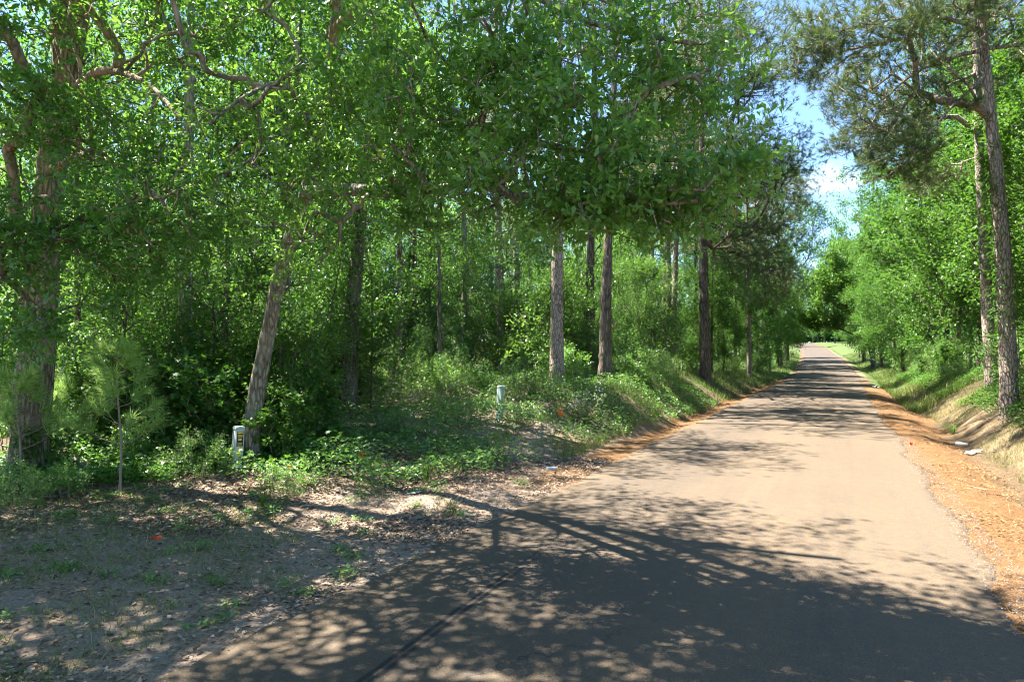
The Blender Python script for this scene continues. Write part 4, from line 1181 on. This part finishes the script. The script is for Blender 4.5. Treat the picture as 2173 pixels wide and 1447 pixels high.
def post(label, px, py, H, W, D, body, rz, tilt, sticker):
    b = ground_at(px, py)
    root = thing('utility_pedestal', label, 'utility post', b - np.array((0, 0, .02)), rz, 'telephone pedestals on the left bank'); root.rotation_euler = (tilt[0], tilt[1], rz)
    part('base', M[body], root, lambda a: bevel_box(a, -W / 2, W / 2, -D / 2, D / 2, -.2, H * .42, .012))
    part('cover', M[body], root, lambda a: bevel_box(a, -W / 2 - .008, W / 2 + .008, -D / 2 - .008, D / 2 + .008, H * .40, H, .014))
    part('cap', M['cap'], root, lambda a: bevel_box(a, -W / 2 - .016, W / 2 + .016, -D / 2 - .016, D / 2 + .016, H - .03, H + .025, .018))
    part('ridge', M[body], root, lambda a: [bevel_box(a, x - .012, x + .012, -D / 2 - .016, -D / 2 - .002, H * .43, H - .05, .004) for x in (-W * .28, W * .28)])
    part('latch', M['wire'], root, lambda a: bevel_box(a, -.02, .02, -D / 2 - .022, -D / 2, H * .47, H * .51, .005))
    if sticker == 1:
        s = part('warning_label', M['black'], root, lambda a: bevel_box(a, W / 2 + .008, W / 2 + .0105, -D * .40, D * .40, H * .60, H * .93, .001))
        f = part('label_print', M['yellow'], s, lambda a: [bevel_box(a, W / 2 + .0105, W / 2 + .012, -D * w, D * w, H * z, H * (z + t), .0007) for z, t, w in ((.885, .03, .34), (.84, .012, .3), (.815, .012, .33), (.79, .012, .28), (.73, .04, .2), (.66, .012, .32), (.635, .012, .3), (.61, .012, .25))])
        part('caution_strip', M['yellow'], root, lambda a: bevel_box(a, W / 2 + .008, W / 2 + .0105, -D * .22, D * .16, H * .36, H * .58, .001))
    else:
        part('warning_label', M['yellow'], root, lambda a: bevel_box(a, W / 2 + .008, W / 2 + .0105, -D * .2, D * .2, H * .55, H * .9, .001))
    return root


post('pale utility post with black and yellow warning label at the leaning oak', 503, 1000, .82, .145, .145, 'post_white', math.radians(-22), (math.radians(-2), math.radians(3)), 1)
post('plain green utility post standing in the vines on the left bank', 1060, 892, .92, .155, .155, 'post_green', math.radians(2), (0, math.radians(3.5)), 2)


def flag(label, px, py, up, size, rz, mat='orange'):
    b = ground_at(px, py)
    root = thing('marker_flag', label, 'marker flag', b, rz, 'orange survey flags')
    part('wire', M['wire'], root, lambda a: tube(a, np.array([(0, 0, -.1), (.005, 0, up * .5), (0, .01, up + size)]), .0025, 5))
    def cloth(a):
        n = 6; u, v = np.meshgrid(np.linspace(0, 1, n), np.linspace(0, 1, n))
        x = u * size * 1.0; z = up + size * (1 - v) - u * size * .35 + .03 * size * np.sin(u * 7); y = .22 * size * np.sin(u * 4 + v * 2) * u
        i = np.arange(n - 1)[:, None] * n; j = np.arange(n - 1)[None]
        F = np.stack([i + j, i + j + 1, i + n + j + 1, i + n + j], -1).reshape(-1, 4)
        V = np.stack([x, y, z], -1).reshape(-1, 3); a.add(np.concatenate([V, V + (0, .0015, 0)]), None, np.concatenate([F, F[:, ::-1] + n * n]))
    part('cloth', M[mat], root, cloth)


flag('orange flag in the vines right of the lobed leaf bush', 763, 990, .18, .14, math.radians(60))
flag('small orange flag half hidden in the bush below the leaning oak', 612, 1012, .12, .10, math.radians(80))
flag('orange flag in the grass right of the green post', 1184, 890, .14, .13, math.radians(30))
flag('tiny orange flag at the right road shoulder', 1928, 946, .04, .07, math.radians(30), 'red_orange')
# a flag lying on the dirt
b = ground_at(335, 1142)
def crumple(w, h, n, seed, lift):
    r = np.random.default_rng(seed)
    def f(a):
        u, v = np.meshgrid(np.linspace(-.5, .5, n), np.linspace(-.5, .5, n))
        x = u * w * (1 + .25 * r.normal(size=u.shape)); y = v * h * (1 + .25 * r.normal(size=u.shape)); z = .012 + lift * np.abs(r.normal(size=u.shape))
        i = np.arange(n - 1)[:, None] * n; j = np.arange(n - 1)[None]
        F = np.stack([i + j, i + j + 1, i + n + j + 1, i + n + j], -1).reshape(-1, 4)
        V = np.stack([x, y, z], -1).reshape(-1, 3); a.add(np.concatenate([V, V - (0, 0, .002)]), None, np.concatenate([F, F[:, ::-1] + n * n]))
    return f
o = part('fallen_flag', M['red_orange'], None, crumple(.13, .09, 5, 3, .02), b); tag(o, 'crumpled red orange flag lying on the dirt', 'marker flag', 'orange survey flags')


def scrap(name, label, px, py, w, h, mat, seed, lift=.025, cat='litter'):
    b = ground_at(px, py); o = part(name, M[mat], None, crumple(w, h, 6, seed, lift), b); o.rotation_euler = (0, 0, seed * 1.3); return tag(o, label, cat, 'roadside litter')


scrap('paper_scrap', 'white paper scrap on the dirt below the left bank vines', 882, 1046, .22, .09, 'white', 1, .012)
scrap('paper_scrap', 'greyish wrapper among the left bank vines', 878, 1000, .2, .08, 'clear', 2, .02)
scrap('plastic_bag', 'torn white plastic bag in the right ditch', 2062, 962, .55, .16, 'white', 3, .05)
scrap('plastic_bag', 'faraway pale litter on the right verge', 1856, 822, .5, .3, 'white', 4, .06)


def lathe(a, prof, n=14, axis='x'):
    t = np.arange(n) * 2 * np.pi / n; V = []
    for s, r in prof: V += [(s, r * math.cos(q), r * math.sin(q) + .0) for q in t]
    F = [(k * n + i, k * n + (i + 1) % n, (k + 1) * n + (i + 1) % n, (k + 1) * n + i) for k in range(len(prof) - 1) for i in range(n)]
    a.add(V, None, F)


b = ground_at(1171, 996)
root = thing('plastic_bottle', 'empty clear plastic bottle lying by the left road edge', 'bottle', b + np.array((0, 0, .035)), math.radians(40), 'roadside litter')
part('body', M['clear'], root, lambda a: lathe(a, [(-.11, .001), (-.11, .028), (-.105, .033), (-.05, .033), (-.045, .030), (.02, .030), (.025, .033), (.05, .033), (.085, .016), (.095, .013), (.10, .001)]))
part('bottle_cap', M['white'], root, lambda a: lathe(a, [(.092, .001), (.092, .0155), (.112, .0155), (.112, .001)]))
b = ground_at(2040, 948)
root = thing('foam_cup', 'crushed pale foam cup lying in the right ditch', 'cup', b + np.array((0, 0, .07)), math.radians(150), 'roadside litter')
part('cup_wall', M['foam'], root, lambda a: lathe(a, [(-.14, .001), (-.14, .06), (.13, .088), (.135, .094), (.142, .088), (.13, .082), (-.13, .055), (-.13, .001)], 18))
root.scale = (1, 1, .75)

# fallen log at left
p0, p1 = ground_at(60, 985), ground_at(205, 1012)
P = smooth_path([p0 + (0, 0, .55), p0 * .5 + p1 * .5 + (0, 0, .36), p1 + (0, 0, .10)], 16)
root = thing('fallen_log', 'bare weathered log slanting to the ground at the far left', 'log', tuple(p1))
part('stem', M['dead_wood'], root, lambda a: tube(a, P - p1, np.linspace(.10, .085, 16), 14, .2, True, 4))
part('branch_stub', M['dead_wood'], root, lambda a: tube(a, smooth_path([P[8] - p1, P[8] - p1 + (.1, -.1, .14), P[8] - p1 + (.12, -.16, .26)], 5), np.linspace(.03, .012, 5), 8))


# white flowered weeds
def weed(label, px, py, H, seed):
    b = ground_at(px, py); r = np.random.default_rng(seed)
    root = thing('flowering_weed', label, 'weed', b, 0, 'white flowered weeds on the left bank')
    a = Acc(); la = Acc()
    for k in range(4):
        top = np.array((r.normal(0, .16), r.normal(0, .16), H * (.75 + .3 * r.random())))
        P = smooth_path([r.normal(0, .03, 3) * (1, 1, 0), top * (.3, .3, .5), top], 10); tube(a, P, np.linspace(.008, .003, 10), 5)
        for q in range(6):
            i = 5 + q % 5; e = P[i] + np.array((r.normal(0, .09), r.normal(0, .09), .08 + .08 * r.random()))
            tube(a, np.array([P[i], (P[i] + e) / 2 + (0, 0, -.01), e]), .0025, 4)
            n = 9; fa = Acc(); fa.inst(OVAL, np.repeat(e[None], n, 0) + r.normal(0, .008, (n, 3)), rvec(r, n) + (0, 0, .5), rvec(r, n), .022 + .012 * r.random(n), r.random(n)); link('flower_head', fa.mesh('flower_head', M['petal']), root)
        n = 16; j = r.integers(1, 8, n); la.inst(OAK, P[j], rvec(r, n) * (1, 1, .3) + (0, 0, .2), np.array((0, 0, 1.)) + rvec(r, n) * .3, .10 + .06 * r.random(n), r.random(n))
    link('stem', a.mesh('stem', M['weed'], True), root); link('leaf_mass', la.mesh('leaf_mass', M['weed']), root)


weed('leftmost white flowered weed on the bank edge', 1222, 895, .75, 1); weed('white flowered weed between its two neighbours on the bank edge', 1246, 900, .85, 2); weed('rightmost and tallest white flowered weed on the bank edge', 1270, 898, 1.0, 3)


# dead brush in the dark of the wood
def brush(label, px, py, n, R, H, seed):
    b = ground_at(px, py); r = np.random.default_rng(seed)
    root = thing('dead_brush', label, 'brush', b, 0, 'dead brush in the left wood')
    for k in range(n):
        a = Acc(); s = np.array((r.normal(0, R * .5), r.normal(0, R * .5), r.random() * H * .5)); d = rvec(r, 1)[0] * (1, 1, .45) + (0, 0, .2)
        L = .5 + 1.0 * r.random(); tube(a, smooth_path([s, s + d * L * .5 + r.normal(0, .08, 3), s + d * L + r.normal(0, .1, 3)], 7), np.linspace(.010, .003, 7) * (.6 + .8 * r.random()), 4)
        link('dead_branch', a.mesh('dead_branch', M['dead_wood']), root)


brush('tangle of bare dead branches right of the dark thick trunk', 830, 868, 90, 1.3, 1.3, 1)
brush('grey dead twigs left of the straight bare pine', 960, 858, 60, 1.2, .9, 2)
brush('dead sticks in the dark behind the pine sapling', 300, 960, 40, 1.0, .8, 3)
for k, (px, py, L, az, lab_) in enumerate([(640, 1075, .35, .3, 'short pale twig on the dirt beneath the bank bushes'), (350, 1080, .5, 1.2, 'long thin twig on the dirt near the pine sapling'), (2090, 1040, .7, 2.6, 'dark twig on the right pine straw'), (700, 1110, .4, 2.0, 'dry twig on the dirt below the orange flag')]):
    b = ground_at(px, py); d = np.array((math.cos(az), math.sin(az), .04))
    tag(part('fallen_twig', M['dead_wood'], None, lambda a: [tube(a, smooth_path([(0, 0, .015), d * L * .5 + (0, .03, .03), d * L + (0, 0, .02)], 6), np.linspace(.008, .003, 6), 5), tube(a, np.array([d * L * .5 + (0, .03, .03), d * L * .75 + (.06, .1, .06)]), np.array([.004, .002]), 4)], b), lab_, 'twig', 'fallen twigs')

# ivy on the right hand pine
r = np.random.default_rng(77)
a = Acc(); st = Acc()
base = bR.copy()
for Z_, pth in ((ZR, [(2142, 832), (2135, 640), (2122, 420), (2112, 300)]),):
    C = smooth_path([at(q[0], q[1], Z_) for q in pth], 40)
    n = 5200; i = (r.random(n) ** .8 * 39).astype(int); az = r.random(n) * 6.28
    keep = vn(az * 1.2, C[i, 2] * .8, 1) + r.random(n) * .3 > .5; i, az = i[keep], az[keep]; n = len(i)
    rad = .22 + .16 * r.random(n); dirv = np.column_stack([np.cos(az), np.sin(az), -.5 + 0 * az])
    a.inst(OVAL, C[i] - base + dirv * rad[:, None] * (1, 1, 0) + r.normal(0, .04, (n, 3)), dirv + rvec(r, n) * .5, dirv * (1, 1, 0) + (0, 0, .7) + rvec(r, n) * .3, .07 + .05 * r.random(n), r.random(n))
    for q in range(5):
        th = r.random() * 6.28 + np.cumsum(r.normal(0, .12, 40)); tube(st, C - base + np.column_stack([np.cos(th), np.sin(th), 0 * th]) * np.linspace(.26, .17, 40)[:, None], .011, 5)
root = thing('climbing_ivy', 'green ivy climbing the pine nearest the right edge', 'ivy', base)
link('foliage', a.mesh('foliage', M['gum_leaf']), root); link('stem', st.mesh('stem', M['twig'], True), root)
for k_ in [k for k in models if k not in used]:
    for ch in list(models[k_].children): bpy.data.objects.remove(ch)
    bpy.data.objects.remove(models[k_])


# ------------------------------------------------------------------ far-off woods that read as one mass
def woods(label, pts, n, seed, h=15, size=.34):
    r = np.random.default_rng(seed); C = smooth_path([(x, y, 0) for x, y in pts], 300)
    i = r.integers(0, 300, n); c = C[i] + r.normal(0, 2.2, (n, 3)) * (1, 1, 0)
    top = h * (.62 + .5 * vn(i * .13, i * 0 + 5, 1) + .15 * vn(i * .5, i * 0 + 9, 2))
    z = top * r.random(n) ** .85
    keep = vn(i * .35, z * .55, 0) + .35 * r.random(n) > .34
    c, z = c[keep], z[keep]; n = len(z)
    g = hgt(c[:, 0], c[:, 1], False)
    a = Acc(); a.inst(DIAM, np.column_stack([c[:, :2], g + z]), rvec(r, n), nrm(rvec(r, n) + (0, 0, .5)), size * (.6 + .8 * r.random(n)), r.random(n))
    tag(link('distant_woods', a.mesh('distant_woods', M['wood_leaf'])), label, 'woods', None, 'stuff')


woods('hazy green mass of woods far behind the left trunks', [(-110, 30), (-92, 48), (-72, 66), (-52, 80), (-36, 96), (-24, 118), (-22, 150), (-34, 200)], 46000, 1, 17, .39)
woods('low green wood edge behind the left roadside row', [(-15, 40), (-13.5, 60), (-13, 85), (-15, 110), (-20, 135)], 30000, 4, 7.5, .26)
woods('far green woods behind the right bank trees', [(13, 16), (15, 40), (17, 70), (17, 100), (20, 140), (24, 180)], 34000, 2, 12)
woods('faraway treeline closing the end of the road', [(-75, 300), (-40, 330), (-10, 355), (20, 350), (50, 300), (60, 240)], 40000, 3, 13, 1.5)

# ------------------------------------------------------------------ labels by neighbourhood
MARKS = [(80, 'the massive oak'), (250, 'the pine sapling'), (395, 'the grey lichen spotted trunk'), (560, 'the leaning oak'), (745, 'the dark thick trunk'), (880, 'the thin mid wood pine'),
         (1060, 'the green utility post'), (1184, 'the straight bare pine'), (1288, 'the cut bank pine'), (1434, 'the slender leaning pine'), (1495, 'the thick roadside pine')]
ORD = ['nearest', 'second nearest', 'third nearest', 'fourth nearest', 'fifth nearest', 'sixth nearest', 'seventh nearest', 'eighth nearest', 'ninth nearest', 'tenth nearest', 'eleventh nearest', 'twelfth nearest']
buckets = {}
for o, what in AUTO:
    px, Z = pix(o.location[0], o.location[1])
    mk = min(MARKS, key=lambda m: abs(m[0] - px))
    buckets.setdefault((what, 'left' if px < mk[0] else 'right', mk[1]), []).append((Z, o))
for (what, side, mk), lst in buckets.items():
    lst.sort(key=lambda t: t[0])
    for k, (Z, o) in enumerate(lst): o['label'] = '%s %s of %s, %s of these' % (what, side, mk, ORD[min(k, 11)]) if len(lst) > 1 else '%s in the wood %s of %s' % (what, side, mk)
def ordinal(n): return '%d%s' % (n, 'th' if 10 <= n % 100 <= 20 else {1: 'st', 2: 'nd', 3: 'rd'}.get(n % 10, 'th'))
rows = {}
for o, kind in ROWS: rows.setdefault(kind, []).append((o.location[1], o))
for kind, lst in rows.items():
    lst.sort(key=lambda t: t[0])
    for k, (y, o) in enumerate(lst): o['label'] = kind + (', %s from the camera' % ordinal(k + 1) if len(lst) > 1 else '')
